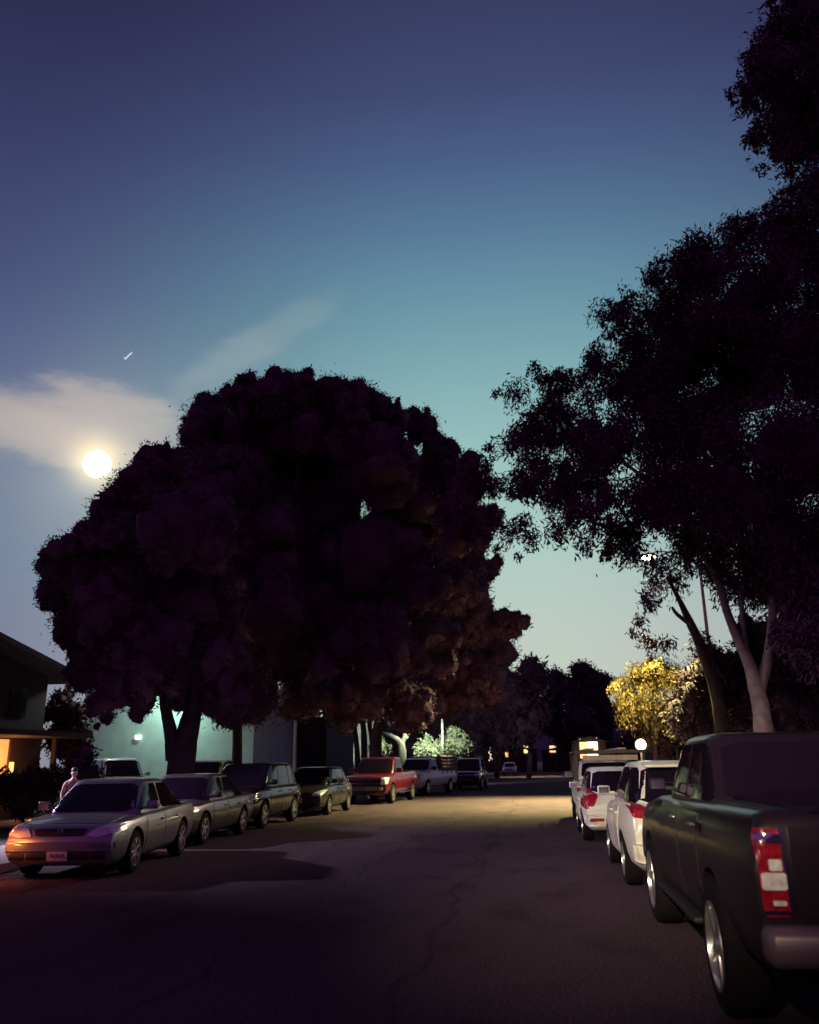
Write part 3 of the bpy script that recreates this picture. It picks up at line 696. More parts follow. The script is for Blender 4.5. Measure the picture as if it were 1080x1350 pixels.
def tree(name, label, Y, base_px, limbs, blobs, lm, bark, size=.3, cover=2.6, spread=2, group=None, cat='tree', puffs=0, pmin=.7, **k):
    b = at(base_px, 1000, Y); b.z = 0
    root = thing(name, label, cat, b, 0, group)
    mb = MB()
    for pts, ws in limbs: limb(mb, pts, Y, ws)
    if limbs:
        gy = None
        mb.v = [tuple(Vector(q)-b) for q in mb.v]; mb.build('trunk', bark, root, True)
    bl = blobs_px(blobs, Y, spread)
    if puffs: bl = puff(bl, puffs, rmin=pmin)
    V, Fq = crown(bl, size, cover, **k); crown_obj(V, Fq, lm, root)
    return root
def gy(px, Y):                                             # image row of the ground at depth Y
    lo, hi = 990, 1300
    for _ in range(30):
        m_ = (lo+hi)/2
        if at(px, m_, Y).z > 0: lo = m_
        else: hi = m_
    return lo
PINE = leaf_mat('pine_needles', (.108,.052,.094)); PINE2 = leaf_mat('pine_needles_far', (.060,.027,.060))
EUC = leaf_mat('gum_leaves', (.125,.055,.105)); SHRUB = leaf_mat('shrub_leaves', (.05,.024,.045))
g24 = gy(238,24.5)
tree('pine_tree', 'broad dark pine with a thick forked trunk behind the grey sedan', 24.5, 238,
  [([(236,g24),(238,1020),(246,975),(254,940),(262,890),(268,800),(270,720)],[44,38,30,26,22,16,8]), ([(232,1000),(224,960),(217,925),(212,880),(190,820),(150,770)],[26,18,14,12,10,6]), ([(262,900),(300,850),(330,790)],[12,9,5])],
  [(95,742,38),(78,785,27),(112,825,38),(72,765,18),(140,795,48),(128,880,32),(148,925,20),(126,935,11),(180,690,55),(152,662,26),(185,640,32),(215,625,38),(190,760,65),(200,860,60),(250,700,65),(260,800,70),(280,880,58),(190,922,24),(232,915,26),(300,922,30),(110,700,18),(150,720,40),(118,865,22),(160,890,40),(125,925,15),(140,945,12),(118,940,8),(185,928,20),(180,944,11),(228,908,14),(300,925,22),(128,958,6),(150,905,24)],
  PINE, BARK, .15, 1.7, 2.2, puffs=14, core=.84, lump=.36, aspect=.26, radial=.8, shell=.55)
g33 = gy(313,33)
tree('pine_tree', 'tallest and widest domed pine in the middle left of the street', 33, 313,
  [([(313,g33),(313,980),(316,920),(345,820),(385,700),(398,590)],[15,13,13,13,12,8]), ([(330,880),(420,850),(480,760),(530,680)],[11,11,10,6]), ([(318,920),(315,860),(300,760),(270,650)],[11,10,9,6])],
  [(402,513,27),(360,522,34),(320,530,34),(285,545,32),(262,580,24),(250,560,12),(445,520,28),(468,510,14),(485,545,30),(520,560,28),(555,562,24),(572,585,22),(590,605,25),(235,610,20),(205,600,12),(275,615,55),(345,590,70),(430,585,72),(505,625,70),(560,670,60),(605,640,36),(620,610,18),(320,700,88),(420,700,90),(500,755,78),(565,775,52),(615,700,44),(340,800,88),(430,820,88),(510,860,66),(570,850,45),(340,890,48),(436,905,44),(385,868,46),(395,925,30),(465,915,52),(330,925,36),(540,925,38),(300,640,50),(470,560,50),(395,555,50)],
  PINE, BARK, .17, 1.7, 3.0, puffs=14, core=.84, lump=.36, aspect=.26, radial=.8, shell=.55)
tree('pine_tree', 'pine with rounded lobes reaching right into the sky gap beyond the domed pine', 44, 495,
  [([(495,gy(495,44)),(496,980),(505,940),(540,880),(580,820),(608,760)],[15,14,13,12,9,6]), ([(540,880),(600,850),(640,840),(680,820)],[10,9,8,4])],
  [(640,752,18),(655,742,12),(620,765,30),(622,690,28),(648,682,20),(600,730,45),(620,830,36),(655,822,20),(690,820,13),(672,826,18),(650,865,30),(600,800,48),(605,880,46),(635,905,36),(590,915,34),(640,800,16),(560,900,45)],
  PINE, BARK, .20, 1.7, 2.5, puffs=14, core=.84, lump=.36, aspect=.26, radial=.8, shell=.55)
# slender many-stemmed tree, stems catching light
gs = gy(480,50)
tree('slender_tree', 'slender dark tree with several thin stems beside the lit white wall end', 50, 480,
  [([(474,gs),(470,980),(466,950),(460,900)],[8,7,6,4]), ([(480,gs),(480,975),(478,940),(482,890)],[9,8,7,4]), ([(488,gs),(491,980),(487,950),(495,900)],[8,7,6,4])],
  [(470,905,34),(500,900,34),(440,925,26),(520,920,28),(485,880,36)], PINE2, BARK, .4, 2.4, 2)
# pale forked tree in lamp light and its lit neighbours
gp = gy(530,62)
tree('bare_tree', 'pale forked tree lit by lamp light between red pickup and white truck', 62, 530,
  [([(531,gp),(530,990),(527,978),(514,970),(500,965)],[12,11,9,6,3]), ([(529,985),(535,965),(534,955)],[8,5,3]), ([(533,975),(540,968),(541,958)],[5,4,2])],
  [(500,958,8),(515,950,9),(535,948,10),(546,950,8)], PINE2, WHITEBARK, .25, .8, 1, core=0)
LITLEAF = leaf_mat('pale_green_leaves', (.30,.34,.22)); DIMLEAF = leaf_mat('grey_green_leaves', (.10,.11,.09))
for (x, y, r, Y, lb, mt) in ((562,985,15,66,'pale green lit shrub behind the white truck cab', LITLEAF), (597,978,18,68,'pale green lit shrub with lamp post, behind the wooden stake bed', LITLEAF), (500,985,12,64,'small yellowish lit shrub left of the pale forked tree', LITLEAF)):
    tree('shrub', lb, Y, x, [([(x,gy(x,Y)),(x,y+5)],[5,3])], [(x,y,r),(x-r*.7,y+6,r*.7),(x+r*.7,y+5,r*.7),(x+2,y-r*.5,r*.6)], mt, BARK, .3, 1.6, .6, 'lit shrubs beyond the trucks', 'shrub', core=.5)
# trees closing the street
FAR = 'dark trees closing the far end of the street'
for (x, top, wd, Y, lb) in ((655,876,38,90,'dark far tree directly right of the lobed pine'), (697,863,33,86,'dark far tree with the highest round top near the small pale car'), (735,878,28,132,'dark far tree with a low top in the middle of the street end'), (764,868,30,120,'dark far tree with round top above the warm porch'), (800,884,27,128,'dark far tree lowest toward the hill'), (830,905,26,95,'dark far tree behind the yellow lit weeping tree'), (620,905,30,90,'dark far tree low behind the lobed pine'), (585,912,34,92,'dark far tree directly behind the lit shrubs and slim post'), (545,910,34,96,'dark far tree directly behind the pale forked tree'), (508,915,30,98,'dark far tree seen between the slender stems and the pale forked tree')):
    bl = [(x,top+16,16)]
    for i in range(9):
        t = (i+1)/9; bl.append((x+random.uniform(-1,1)*wd*.6, top+22+t*75, wd*random.uniform(.5,.75)))
    tree('round_tree', lb, Y, x, [([(x,gy(x,Y)),(x+2,985),(x-2,940),(x,900)],[7,6,5,3])], bl, PINE2, BARK, .55, 2.4, 3, FAR)
# right side
gr = gy(1008,26)
tree('gum_tree', 'huge feathery gum tree with pale forked trunk on the right', 26, 1008,
  [([(1010,gr),(1008,980),(1003,930),(994,895),(986,870),(972,840),(958,805),(948,770),(930,735),(905,690),(880,640)],[30,25,20,18,15,12,10,9,8,6,4]), ([(1000,915),(1010,880),(1015,850),(1020,800),(1022,765),(1040,700),(1050,620)],[15,13,11,11,9,7,4]), ([(987,875),(980,830),(978,780),(985,740)],[8,7,6,4]), ([(930,735),(870,650),(810,600)],[8,6,4])],
  [(705,487,14),(680,520,26),(655,520,10),(735,515,30),(765,500,22),(720,565,42),(672,585,26),(645,590,12),(655,640,24),(700,640,36),(690,690,22),(740,640,40),(745,690,24),(795,415,24),(830,430,40),(795,500,40),(850,500,62),(800,590,56),(780,680,40),(825,720,34),(880,370,40),(935,360,46),(985,310,30),(960,300,20),(920,320,24),(900,440,68),(985,400,70),(1045,330,64),(1060,270,40),(900,560,84),(980,500,90),(1060,460,90),(960,650,88),(1050,600,96),(890,660,56),(1000,740,66),(1070,740,80),(862,745,26),(930,720,44),(850,660,50),(855,790,18),(845,820,13),(1075,840,60),(630,640,30),(642,682,26),(612,612,16),(668,702,24),(605,655,20),(700,712,22),(735,705,24),(772,718,20),(655,725,10),(684,735,9),(640,610,18),(700,590,36),(760,560,40),(760,640,44),(715,500,20)],
  EUC, PALEBARK, .19, 1.85, 2.6, puffs=14, droop=.5, radial=.3, core=.5, core_min=1.05, aspect=.26, lump=.3, shell=.1)
tree('gum_tree', 'dark leafy boughs hanging into the upper right corner', 14, 1290,
  [([(1290,1230),(1285,900),(1240,500),(1180,250),(1100,130)],[60,54,44,30,12]), ([(1180,250),(1110,200),(1040,180)],[16,10,4])],
  [(1065,35,52),(1030,20,28),(1020,100,44),(985,128,24),(962,120,9),(1055,170,52),(1012,175,28),(1040,215,24),(1002,222,12),(1110,100,80),(1120,230,60),(1025,60,34),(1090,160,60)],
  EUC, BARK, .14, 1.3, 1.0, puffs=11, pmin=.25, droop=.5, radial=.3, core=.62, core_min=.45, aspect=.26, lump=.3, shell=.1, )
tree('leaning_tree', 'dark leaning tree left of the street lamp pole with gaps of sky', 34, 940,
  [([(955,gy(955,34)),(948,930),(930,865),(912,825),(898,795),(880,760)],[17,16,15,11,7,4]), ([(912,825),(893,810),(886,800)],[6,5,3])],
  [(890,765,26),(865,770,18),(905,740,30),(858,800,14),(850,845,14),(835,835,9),(862,850,16),(925,850,20),(880,850,14)], EUC, BARK, .24, 1.3, 2, droop=.5, radial=.25, core=0, aspect=.24, lump=.35, shell=0)
WEEP = leaf_mat('yellow_willow_leaves', (.095,.058,.018))
def weeping():
    Y = 40; b = at(865,1000,Y); b.z = 0
    root = thing('weeping_tree', 'yellow lit weeping tree under the street lamp', 'tree', b)
    mb = MB(); limb(mb, [(865,gy(865,Y)),(864,960),(862,900)], Y, [7,6,4]); mb.v = [tuple(Vector(q)-b) for q in mb.v]; mb.build('trunk', BARK, root, True)
    V1, F1 = crown(blobs_px([(862,884,17),(840,890,16),(884,890,17),(820,899,13),(905,899,15),(858,872,8),(866,892,24),(845,897,18),(890,897,18),(808,908,8),(922,908,10),(868,880,14)], Y, 1.5), .14, 2.6, droop=.8, radial=.3, core=.5, core_min=.5, aspect=.24, lump=.35, shell=.2)
    # hanging strands of leaves
    P = []; 
    for i in range(560):
        q = rng.uniform(0,2*PI); rr = math.sqrt(rng.uniform(.08,1))*2.05; x0, y0 = rr*math.cos(q), rr*math.sin(q); z0 = 4.95-.22*rr + rng.normal()*.2; ln = rng.uniform(.5,2.2)*rng.uniform(.6,1.2)
        c = at(867,900,Y)
        for k in range(int(ln/.07)):
            P.append((c.x+x0+rng.normal()*.07, Y+y0+rng.normal()*.07, z0-k*.07+rng.normal()*.04))
    P = np.array(P); n = len(P); a = np.array([0,0,-1])+rng.normal(size=(n,3))*.35; a /= np.linalg.norm(a,axis=1,keepdims=True); bb = np.cross(a, unit(n)); bb /= np.linalg.norm(bb,axis=1,keepdims=True)
    L_ = .13*rng.uniform(.6,1.4,n)[:,None]; q = np.stack([P-a*L_/2, P+bb*L_*.12, P+a*L_/2, P-bb*L_*.12],1).reshape(-1,3)
    V = np.concatenate([V1,q]); Fq = np.concatenate([F1, np.arange(4*n).reshape(-1,4)+len(V1)]); crown_obj(V, Fq, WEEP, root)
weeping()
tree('round_tree', 'wide dark tree filling the gap behind the pale forked gum trunk', 40, 1040,
  [([(1040,gy(1040,40)),(1038,960),(1035,880)],[12,10,7])], [(1000,865,42),(1050,845,55),(965,880,26),(1085,780,60),(1030,775,36),(1010,920,45),(1070,920,55),(985,830,22)], leaf_mat('oak_leaves', (.035,.016,.030)), BARK, .2, 2.2, 2, puffs=9, core=.75, lump=.35)
HG = 'dark shrubs behind the right kerb'
for (lb, bl, x, Y) in (('tall dark shrub between lamp pole and leaning tree', [(925,900,34),(915,945,40),(935,970,40),(940,870,24)], 925, 36), ('dark shrub mass behind the pale forked trunk', [(985,930,36),(1000,965,45),(970,960,40),(960,905,22)], 985, 38), ('dark shrub at the right frame edge behind the black pickup', [(1050,900,50),(1065,950,60),(1085,880,60),(1040,960,45)], 1060, 34), ('low dark shrub below the weeping tree', [(880,965,26),(905,975,28),(860,978,20)], 885, 42)):
    tree('shrub', lb, Y, x, [([(x,gy(x,Y)),(x,950)],[10,6])], bl, SHRUB, BARK, .16, 2.2, 1.0, HG, 'shrub', puffs=8, core=.75, lump=.3)
for (lb, bl, x, Y) in (('reddish dark shrub between the left house and the pale wall', [(80,925,16),(95,940,18),(70,940,16),(100,965,22),(80,975,24),(100,1000,22)], 85, 32), ('small spiky cypress on the skyline right of the house eave', [(91,905,5),(91,897,3.5),(91,915,7),(84,918,5)], 91, 38), ('low hedge in front of the left house', [(15,1040,20),(45,1035,20),(70,1030,20),(-15,1040,24),(30,1060,18),(60,1055,16)], 30, 25)):
    tree('shrub', lb, Y, x, [([(x,gy(x,Y)),(x,gy(x,Y)-12)],[6,4])], bl, leaf_mat('garden_leaves', (.06,.028,.035)), BARK, .22, 2.4, .5, None, 'shrub')
bsh = tree('shrub', 'round dark bush behind the person, against the pale wall', 22.5, 108, [([(108,gy(108,22.5)),(108,1020)],[8,5])], [(108,1003,17),(110,1030,22),(100,1020,18),(112,985,9)], SHRUB, BARK, .16, 2.6, .3, None, 'shrub')

# ------------------------------------------------------------------ buildings
def stucco(name, c): return mat(name, c, .9, var=.12, scale=1.5, bump=.15)
# left house: street-facing side at X=-17, far corner at Y=30
hw_ = at(58,950,30); hx = hw_.x
root = thing('house', 'dark two storey house with low eave and orange lit window at the left edge', 'house', (hx-5,25,0))
mb = MB(); mb.box((0,-.5,2.45), (10,11,4.9)); mb.prism([(-6,4.9),(5,4.9),(-.5,5.8)], -5, 5, 'x'); mb.build('wall', stucco('brown_stucco', (.065,.034,.048)), root)
mb = MB()
for sgn in (-1,1):
    a0, a1 = (-.5, 5.86), (-.5+sgn*6.7, 4.78)
    mb.prism([(a0[0],a0[1]),(a1[0],a1[1]),(a1[0],a1[1]+.2),(a0[0],a0[1]+.2)], -6, 6, 'x')
mb.build('roof', mat('roof_tiles', (.22,.18,.2), .9, var=.3, scale=6), root)
mb = MB(); mb.box((6.0,-.5,2.75), (2.0,11,.18)); mb.box((5.95,4.3,1.4), (.16,.16,2.7)); mb.build('porch_roof', mat('porch_wood', (.08,.05,.06), .8), root)
yw = at(9,990,30*0+28).y
def facade_Y(px):                                          # depth where a line of sight meets the house side
    d = ray(px, 990); return d[1]*(hx/d[0])
y1 = facade_Y(9); y2 = facade_Y(15)
ORANGE = mat('lit_orange_window', (.3,.15,.05), .5, emit=(1,.37,.10), estr=1.15)
mb = MB(); mb.box((5.03, y1-25-.6, 1.95), (.04,1.2,1.3)); wo = mb.build('window', ORANGE, root)
mb = MB(); mb.box((5.05, y1-25+.03, 1.95), (.1,.07,1.42)); mb.box((5.05, y1-25-1.23, 1.95), (.1,.07,1.42)); mb.box((5.05,y1-25-.6,2.64), (.1,1.26,.07)); mb.build('window_frame', mat('dark_frame', (.1,.05,.04), .7), wo)
mb = MB(); mb.box((5.03, (y1+y2)/2-25+.12, 1.6), (.04,.36,.5)); mb.build('window', mat('lit_yellow_window', (.9,.6,.2), .5, emit=(1,.55,.14), estr=1.6), root)
for yy in (1.0, 3.2):
    mb = MB(); mb.box((5.02, yy, 3.9), (.06,1.0,1.0)); mb.build('window', GLASS, root)
# low building right of the house, then the pale commercial building
PALEW = stucco('pale_green_wall', (.42,.50,.48))
c0 = at(106,985,44); c1 = at(334,985,44)
root = thing('commercial_building', 'pale green walled building lit from above behind the forked pine', 'building', ((c0.x+c1.x)/2, 44, 0))
wd = c1.x-c0.x; hh = at(106,914,44).z
mb = MB(); mb.box((0,6,hh/2), (wd,12,hh)); mb.build('wall', PALEW, root)
mb = MB(); mb.box((0,6,hh+.08), (wd+.3,12.3,.2)); mb.build('roof', mat('flat_roof', (.2,.2,.2), .9), root)
q = at(182,972,43.9); mb = MB(); mb.box((q.x-root.location.x, -.08, q.z), (.3,.16,.22)); wl = mb.build('wall_lamp', mat('lit_wall_lamp', (.8,.9,.7), .4, emit=(.8,1,.75), estr=2), root)
q = at(106,985,44); mb = MB(); mb.tube([(q.x-root.location.x+.2,-.1,0),(q.x-root.location.x+.2,-.1,hh-.1)], .06); mb.build('drainpipe', mat('grey_pipe', (.3,.3,.33), .6), root)
# dark block between, and the blue-white walled building down the street
c0 = at(322,985,52); c1 = at(430,985,52)
root = thing('dark_building', 'dark unlit building set back between the pale green and blue walls', 'building', ((c0.x+c1.x)/2, 52, 0)); wd = c1.x-c0.x
mb = MB(); mb.box((0,4,2.1), (wd,8,4.2)); mb.build('wall', stucco('dark_wall', (.05,.03,.05)), root)
mb = MB(); mb.box((0,4,4.3), (wd+.3,8.3,.2)); mb.build('roof', mat('dark_roof', (.05,.04,.05), .9), root)
c0 = at(428,985,66); c1 = at(456,985,66); c2 = at(466,985,66)
root = thing('wall_end_building', 'blue grey walled building with a bright white lit end', 'building', (c1.x, 66, 0))
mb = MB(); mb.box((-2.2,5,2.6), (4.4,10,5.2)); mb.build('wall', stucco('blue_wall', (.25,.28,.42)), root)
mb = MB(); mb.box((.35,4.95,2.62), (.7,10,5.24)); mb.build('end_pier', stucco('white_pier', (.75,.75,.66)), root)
# far houses with lit doors
def far_house(lb, x0, x1, Y, ztop, lit, col=(.05,.035,.045)):
    a, b = at(x0,1000,Y), at(x1,1000,Y)
    root = thing('house', lb, 'house', ((a.x+b.x)/2, Y, 0), 0, 'houses at the far end of the street')
    w_ = b.x-a.x; mb = MB(); mb.box((0,3,ztop/2), (w_,6,ztop)); mb.build('wall', stucco('far_stucco', col), root)
    mb = MB(); mb.prism([(-w_/2-.4,ztop+.01),(w_/2+.4,ztop+.01),(0,ztop+.5)], -.5, 6.5, 'y'); mb.build('roof', mat('far_roof', (.04,.03,.04), .9), root)
    for (x, y0, y1, wpx, colr, st) in lit:
        p, q = at(x-wpx/2,y1,Y), at(x+wpx/2,y0,Y); mb = MB()
        mb.box(((p.x+q.x)/2-root.location.x, -.04, (p.z+q.z)/2), (q.x-p.x, .08, q.z-p.z))
        w2 = mb.build('door' if y1 > 1000 else 'window', mat('lit_far_opening', (.9,.6,.3), .5, emit=colr, estr=st), root)
        mb = MB(); mb.box(((p.x+q.x)/2-root.location.x, -.06, q.z+.08), (q.x-p.x+.3, .16, .16)); mb.build('lintel', DARK, w2)
far_house('far house with one white lit doorway beyond the dark suv', 626, 652, 125, 3.2, [(645,977,1003,6,(1,.78,.52),2.2)])
far_house('far house with two slim orange lit openings left of street end', 655, 708, 140, 3.4, [(668,982,998,3,(1,.48,.16),1.6),(694,979,993,6,(1,.56,.22),1.9)])
far_house('far house with a low wide orange window in the middle of street end', 715, 752, 145, 3.2, [(730,983,992,10,(1,.58,.27),1.5),(740,984,990,3,(.4,.3,.4),.3)])
far_house('far house with a glaring warm porch right of the street end', 758, 800, 85, 3.3, [(769,974,1000,7,(1,.58,.24),1.6),(781,973,998,12,(1,.78,.42),4.0)])
# house with slit window behind right shrubs
a = at(900,980,44)
root = thing('house', 'dark house behind the right shrubs with a slim lit window', 'house', (a.x+4.5,46,0))
mb = MB(); mb.box((0,3,1.6), (11,6,3.2)); mb.build('wall', stucco('right_stucco', (.06,.04,.05)), root)
mb = MB(); mb.prism([(-6,3.2),(6,3.2),(0,4.6)], -.5, 6.5, 'y'); mb.build('roof', mat('right_roof', (.05,.04,.05), .9), root)
q = at(918,972,46); mb = MB(); mb.box((q.x-root.location.x,-.04,q.z), (.14,.08,.5)); mb.build('window', mat('lit_slit', (.9,.6,.4), .5, emit=(1,.6,.35), estr=.8), root)

# ------------------------------------------------------------------ lamps
LIT = mat('lit_lamp_warm', (1,.9,.7), .3, emit=(1,.80,.50), estr=20)
LITG = mat('lit_lamp_cool', (.9,1,.9), .3, emit=(.8,1,.85), estr=3)
POLE = mat('pole_paint', (.34,.27,.24), .6, .2, var=.15, scale=3)
def light(kind, name, loc, col, e, size=.2, aim=None, cone=120, blend=.6):
    l = bpy.data.lights.new(name, kind); l.color = col; l.energy = e
    if kind in ('POINT','SPOT'): l.shadow_soft_size = size
    if kind == 'SPOT': l.spot_size = math.radians(cone); l.spot_blend = blend
    o = bpy.data.objects.new(name, l); link(o); o.location = loc
    if aim is not None: o.rotation_euler = (Vector(aim)-Vector(loc)).to_track_quat('-Z','Y').to_euler()
    return o
def street_lamp(lb, base, H, tip, head_mat, group='street lamps'):
    base = Vector(base); tip = Vector(tip)
    root = thing('street_lamp', lb, 'street lamp', base, 0, group)
    mb = MB(); mb.tube([(0,0,0),(0,0,.3),(0,0,.31),(0,0,H)], [.14,.14,.10,.06], 12); mb.build('pole', POLE, root, True)
    d = tip-base; mb = MB(); mb.tube([(0,0,H-.5),(d.x*.3,d.y*.3,d.z+.1),(d.x*.7,d.y*.7,d.z+.25),(d.x,d.y,d.z+.16)], .035, 8); mb.build('arm', POLE, root, True)
    mb = MB(); mb.ball((d.x,d.y,d.z+.1), (.32,.18,.09), 14); hd = mb.build('lamp_head', POLE, root, True)
    mb = MB(); mb.ball((d.x,d.y,d.z+.02), (.34,.2,.15), 14); mb.build('lens', head_mat, hd, True)
    return root
tip = at(855,735,38); bs = at(950,985,38)
street_lamp('lit street lamp on a tall pale pole among the right trees', (bs.x,38,0), tip.z-.1, tip, LIT)
light('SPOT', 'street_lamp_light', tip-Vector((0,0,.2)), (1,.96,.32), 76000, .15, (1.2,35.8,0), 89, 1.0)
light('SPOT', 'street_lamp_skirt_light', tip-Vector((0,0,.25)), (1,.74,.42), 7000, .15, (-7.2,17,.8), 22, 1.0)
# lamp on the slim pole in front of the dark building, left
tip2 = at(381,897,40); b2 = at(389,985,40)
street_lamp('slim lit lamp pole on the left in front of the dark building', (b2.x,40,0), tip2.z, tip2, LITG)
light('POINT', 'pole_lamp_light', tip2-Vector((0,0,.25)), (.8,1,.85), 8, .1)
# far street lamp hidden in the far trees
tf = Vector((-2.0,96,8.2)); street_lamp('far street lamp over the street, hidden in the dark far trees', (-6,96,0), 8.2, tf, LIT)
light('SPOT', 'far_lamp_light', tf-Vector((0,0,.2)), (1,.72,.4), 9000, .15, (0.5,96,0), 86, .6)
# globe lamp on a short post right of the ladder rack
gl = at(845,982,36)
root = thing('globe_lamp', 'bright globe lamp on a post right of the ladder rack', 'lamp', (gl.x,36,0))
mb = MB(); mb.tube([(0,0,0),(0,0,gl.z-.3)], [.07,.05], 10); mb.build('post', POLE, root, True)
mb = MB(); mb.ball((0,0,gl.z), .22, 16); mb.build('globe', mat('lit_globe', (1,.95,.8), .3, emit=(1,.86,.55), estr=3.2), root, True)
light('POINT', 'globe_light', (gl.x,35.6,gl.z), (1,.8,.5), 25, .3)
pg = at(780,986,84); light('POINT', 'porch_light', (pg.x,83.5,pg.z), (1,.7,.35), 40, .2)
# lamp post by the lit shrubs
lp = at(583,948,67)
root = thing('lamp_post', 'slim pale post standing among the lit shrubs', 'lamp post', (lp.x,67,0))
mb = MB(); mb.tube([(0,0,0),(0,0,lp.z)], [.12,.09], 10); mb.build('pole', mat('white_pole', (.6,.58,.48), .6), root, True)
mb = MB(); mb.box((0,0,lp.z+.06), (.3,.3,.12), b=.03); mb.build('cap', POLE, root)
light('SPOT', 'shrub_lamp_light', at(556,935,60.5), (.85,1,.72), 5200, .3, tuple(at(556,985,66)), 100, .6)
light('POINT', 'pier_lamp_light', at(478,950,70), (.9,1,.75), 90, .2)
# utility box, orange-brown, in front of the shrubs
q = at(590,994,63)
root = thing('utility_box', 'small orange brown cabinet beside the slim post behind the stake truck', 'cabinet', (q.x,63,0))
mb = MB(); mb.box((0,0,1.15), (.9,.6,2.0), b=.04); mb.build('cabinet', mat('cabinet_paint', (.5,.32,.22), .6), root); mb = MB(); mb.box((0,0,2.22), (1.0,.7,.1)); mb.build('lid', DARK, root); mb = MB(); mb.box((0,0,.07), (1.0,.7,.14)); mb.build('plinth', CONC, root)
# lot lamp just outside the frame to the left: lights the wall, the white cars and the gaps between kerb cars
root = thing('street_lamp', 'lot lamp', 'street lamp', (-17.5,20.5,0)) if False else None
light('SPOT', 'lot_light', (-15.5,18.5,4.6), (.90,.78,1), 5200, .12, (-8.0,19,0.4), 78, .7)
light('SPOT', 'wall_flood', at(222,905,42.3), (.62,1,.82), 650, .3, tuple(at(222,960,44)), 165, .9)
light('POINT', 'lot_point', at(160,880,34), (.85,1,.85), 420, .2)
# street lamp behind the viewer: lights the tails of the right-hand cars
light('SPOT', 'rear_street_light', (-4.0,-10,7.0), (1,.86,.56), 20500, .2, (2.2,15.8,.8), 21.5, 1.0)
# the lit turn signal's own light
sp_ = sed.root.matrix_basis @ Vector((.86,2.62,.55)) if False else None
bpy.context.view_layer.update()
sw = sed.root.matrix_world @ Vector((.84,2.56,.60))
light('POINT', 'turn_signal_light', sw, (1,.25,.05), 16, .05)
ow = Vector((hx+.6, y1-.5, 1.9)); light('POINT', 'window_glow', ow, (1,.42,.12), 45, .3)
# moonlight: the scene's one sun lamp, very weak
md = ray(*MOON_PX); md = Vector(md)/np.linalg.norm(md)
sun = bpy.data.lights.new('moonlight', 'SUN'); sun.energy = .04; sun.angle = math.radians(.5); sun.color = (1,.95,.85)
so = link(bpy.data.objects.new('moonlight', sun)); so.rotation_euler = (-md).to_track_quat('-Z','Y').to_euler()
# the moon itself
mo = MB(); mo.ball((0,0,0), 1.0, 24); o = mo.build('moon', mat('moon_glow', (1,1,.9), .9, emit=(1,.93,.68), estr=2.2), None, True)
o.scale = (92,)*3; o.location = md*6000+Vector((0,0,CAMH)); tag(o, 'glowing full moon in the thin cloud left of the pines', 'moon')
# aeroplane, tiny, lights on
pp = at(167,469,900)
root = thing('planet', 'tiny bright airplane high above the moon', 'planet', pp)
WPL = mat('planet_glow', (.9,.9,.95), .4, emit=(.85,.9,1), estr=.8)
d1 = (at(174,465,900)-pp); d2 = (at(163,471,900)-pp); d0 = (at(165.3,473,900)-pp)
mb = MB(); mb.tube([d1*1.05,d1*.8,d0,d0+(d0-d1)*.1], [.3,.8,.9,.3], 10); mb.build('streak_long', WPL, root, True)
mb = MB(); mb.tube([d0,d2], [.6,.3], 8); mb.build('streak_short', WPL, root, True)
mb = MB(); mb.tube([d1,d1+(d1-d0)*.05+Vector((0,0,1.2))], [.3,.15], 6); mb.build('streak_tip', WPL, root, True)

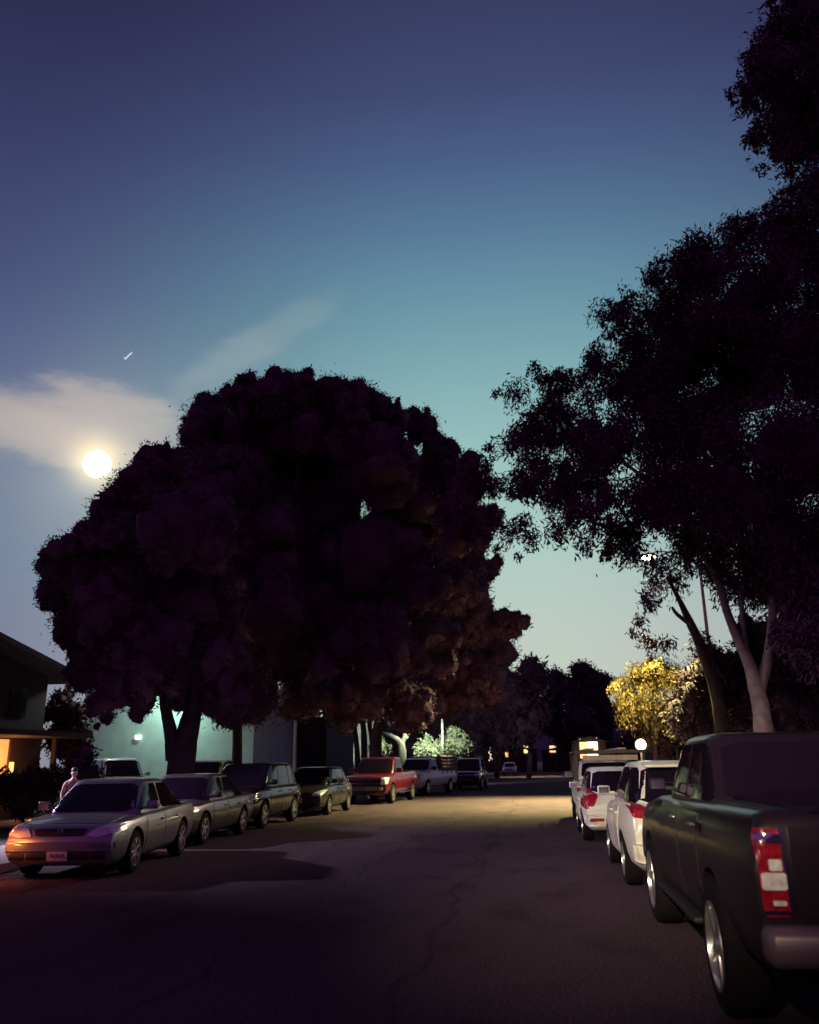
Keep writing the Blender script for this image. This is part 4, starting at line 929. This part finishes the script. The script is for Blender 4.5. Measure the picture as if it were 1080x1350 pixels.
# ------------------------------------------------------------------ person on the left pavement
def skinned(name, verts, edges, radii, m, parent, sub=2, rootv=0):
    me = bpy.data.meshes.new(name); me.from_pydata(verts, edges, []); o = bpy.data.objects.new(name, me); COL.objects.link(o)
    sk = o.modifiers.new('s','SKIN'); o.modifiers.new('u','SUBSURF').levels = sub
    for i, v in enumerate(me.skin_vertices[0].data): v.radius = (radii[i],)*2 if not isinstance(radii[i], tuple) else radii[i]; v.use_root = (i == rootv)
    dg = bpy.context.evaluated_depsgraph_get(); m2 = bpy.data.meshes.new_from_object(o.evaluated_get(dg)); bpy.data.objects.remove(o)
    m2.name = name; m2.materials.clear(); m2.materials.append(m); m2.polygons.foreach_set('use_smooth', [True]*len(m2.polygons))
    return link(bpy.data.objects.new(name, m2), parent)
def person():
    q = at(98,1020,18.6)
    root = thing('person', 'person in a pinkish top standing behind the tan silver sedan', 'person', (q.x,18.6,.13), math.radians(30))
    root.scale = (.84,)*3
    SKIN = mat('skin', (.62,.46,.40), .5); PINK = mat('pink_cloth', (.42,.24,.24), .85, var=.2, scale=20); JEAN = mat('dark_trousers', (.03,.025,.04), .9); HAIR = mat('dark_hair', (.015,.01,.012), .6)
    V = [(0,0,.95),(0,.0,1.12),(0,-.01,1.32),(0,0,1.44),(0,-.01,1.52),(0,-.02,1.60)]
    E_ = [(0,1),(1,2),(2,3),(3,4),(4,5)]; R_ = [(.16,.11),(.14,.10),(.17,.11),(.10,.08),(.052,.055),(.055,.06)]
    for sx in (-1,1):
        n = len(V); V += [(sx*.18,0,1.40),(sx*.25,.02,1.12),(sx*.24,-.10,.90),(sx*.23,-.14,.82)]; E_ += [(3,n),(n,n+1),(n+1,n+2),(n+2,n+3)]; R_ += [.06,.045,.033,.028]
        for k, (dx, dz, l) in enumerate(((-.03,0,.075),(-.01,0,.085),(.01,0,.08),(.03,0,.065))):
            m = len(V); V += [(sx*.23+dx,-.16,.78),(sx*.23+dx,-.15-.01*k,.78-l)]; E_ += [(n+3,m),(m,m+1)]; R_ += [.010,.008]
        m = len(V); V += [(sx*.23-sx*.045,-.17,.79)]; E_ += [(n+3,m)]; R_ += [.010]
        n = len(V); V += [(sx*.10,0,.86),(sx*.11,-.01,.48),(sx*.12,.02,.09),(sx*.13,-.12,.04)]; E_ += [(0,n),(n,n+1),(n+1,n+2),(n+2,n+3)]; R_ += [.095,.062,.045,.04]
    body = skinned('body', V, E_, R_, SKIN, root)
    hm = MB(); n = 20; VV = []
    for i in range(15):                                     # head with brow, nose and chin shaped in
        t = PI*i/14; z = 1.665+.118*math.cos(t)
        for k in range(n):
            a = 2*PI*k/n; r = math.sin(t); x = .074*r*math.cos(a); y = .092*r*math.sin(a)
            front = max(0, -math.sin(a))
            if z < 1.62: x *= .86; y *= .93
            if front > .97 and 1.625 < z < 1.68: y -= .02
            if .75 < front < .95 and 1.665 < z < 1.69: y += .010
            VV.append((x,y-.02,z))
    hm.add(VV, [(i*n+k,(i+1)*n+k,(i+1)*n+(k+1)%n,i*n+(k+1)%n) for i in range(14) for k in range(n)])
    for sx in (-1,1): hm.ball((sx*.076,-.01,1.655), (.012,.02,.032), 8)
    hd = hm.build('head', SKIN, root, True)
    em = MB()
    for sx in (-1,1): em.ball((sx*.03,-.095,1.672), (.012,.008,.007), 8)
    em.box((0,-.106,1.603), (.045,.008,.009)); em.build('face_features', HAIR, hd)
    hr = MB(); hr.ball((0,.0,1.725), (.09,.108,.085), 16); hr.ball((0,.055,1.64), (.075,.05,.11), 12); hr.build('hair', HAIR, root, True)
    sv = [(0,0,.98),(0,0,1.12),(0,-.01,1.32),(0,0,1.43)]; se = [(0,1),(1,2),(2,3)]; sr = [(.175,.125),(.155,.115),(.185,.125),(.10,.085)]
    for sx in (-1,1): n = len(sv); sv += [(sx*.18,0,1.40),(sx*.25,.02,1.12),(sx*.243,-.06,.98)]; se += [(3,n),(n,n+1),(n+1,n+2)]; sr += [.073,.06,.05]
    skinned('shirt', sv, se, sr, PINK, root)
    tv = [(0,0,.97)]; te = []; tr = [(.165,.12)]
    for sx in (-1,1): n = len(tv); tv += [(sx*.10,0,.84),(sx*.11,-.01,.48),(sx*.12,.02,.12)]; te += [(0,n),(n,n+1),(n+1,n+2)]; tr += [.105,.075,.06]
    skinned('trousers', tv, te, tr, JEAN, root)
person()

# ------------------------------------------------------------------ render settings
S.view_settings.view_transform = 'Standard'; S.view_settings.look = 'None'; S.view_settings.exposure = 0; S.view_settings.gamma = 1
S.render.engine = 'CYCLES'; S.cycles.use_denoising = True; S.cycles.max_bounces = 5; S.cycles.sample_clamp_indirect = 3
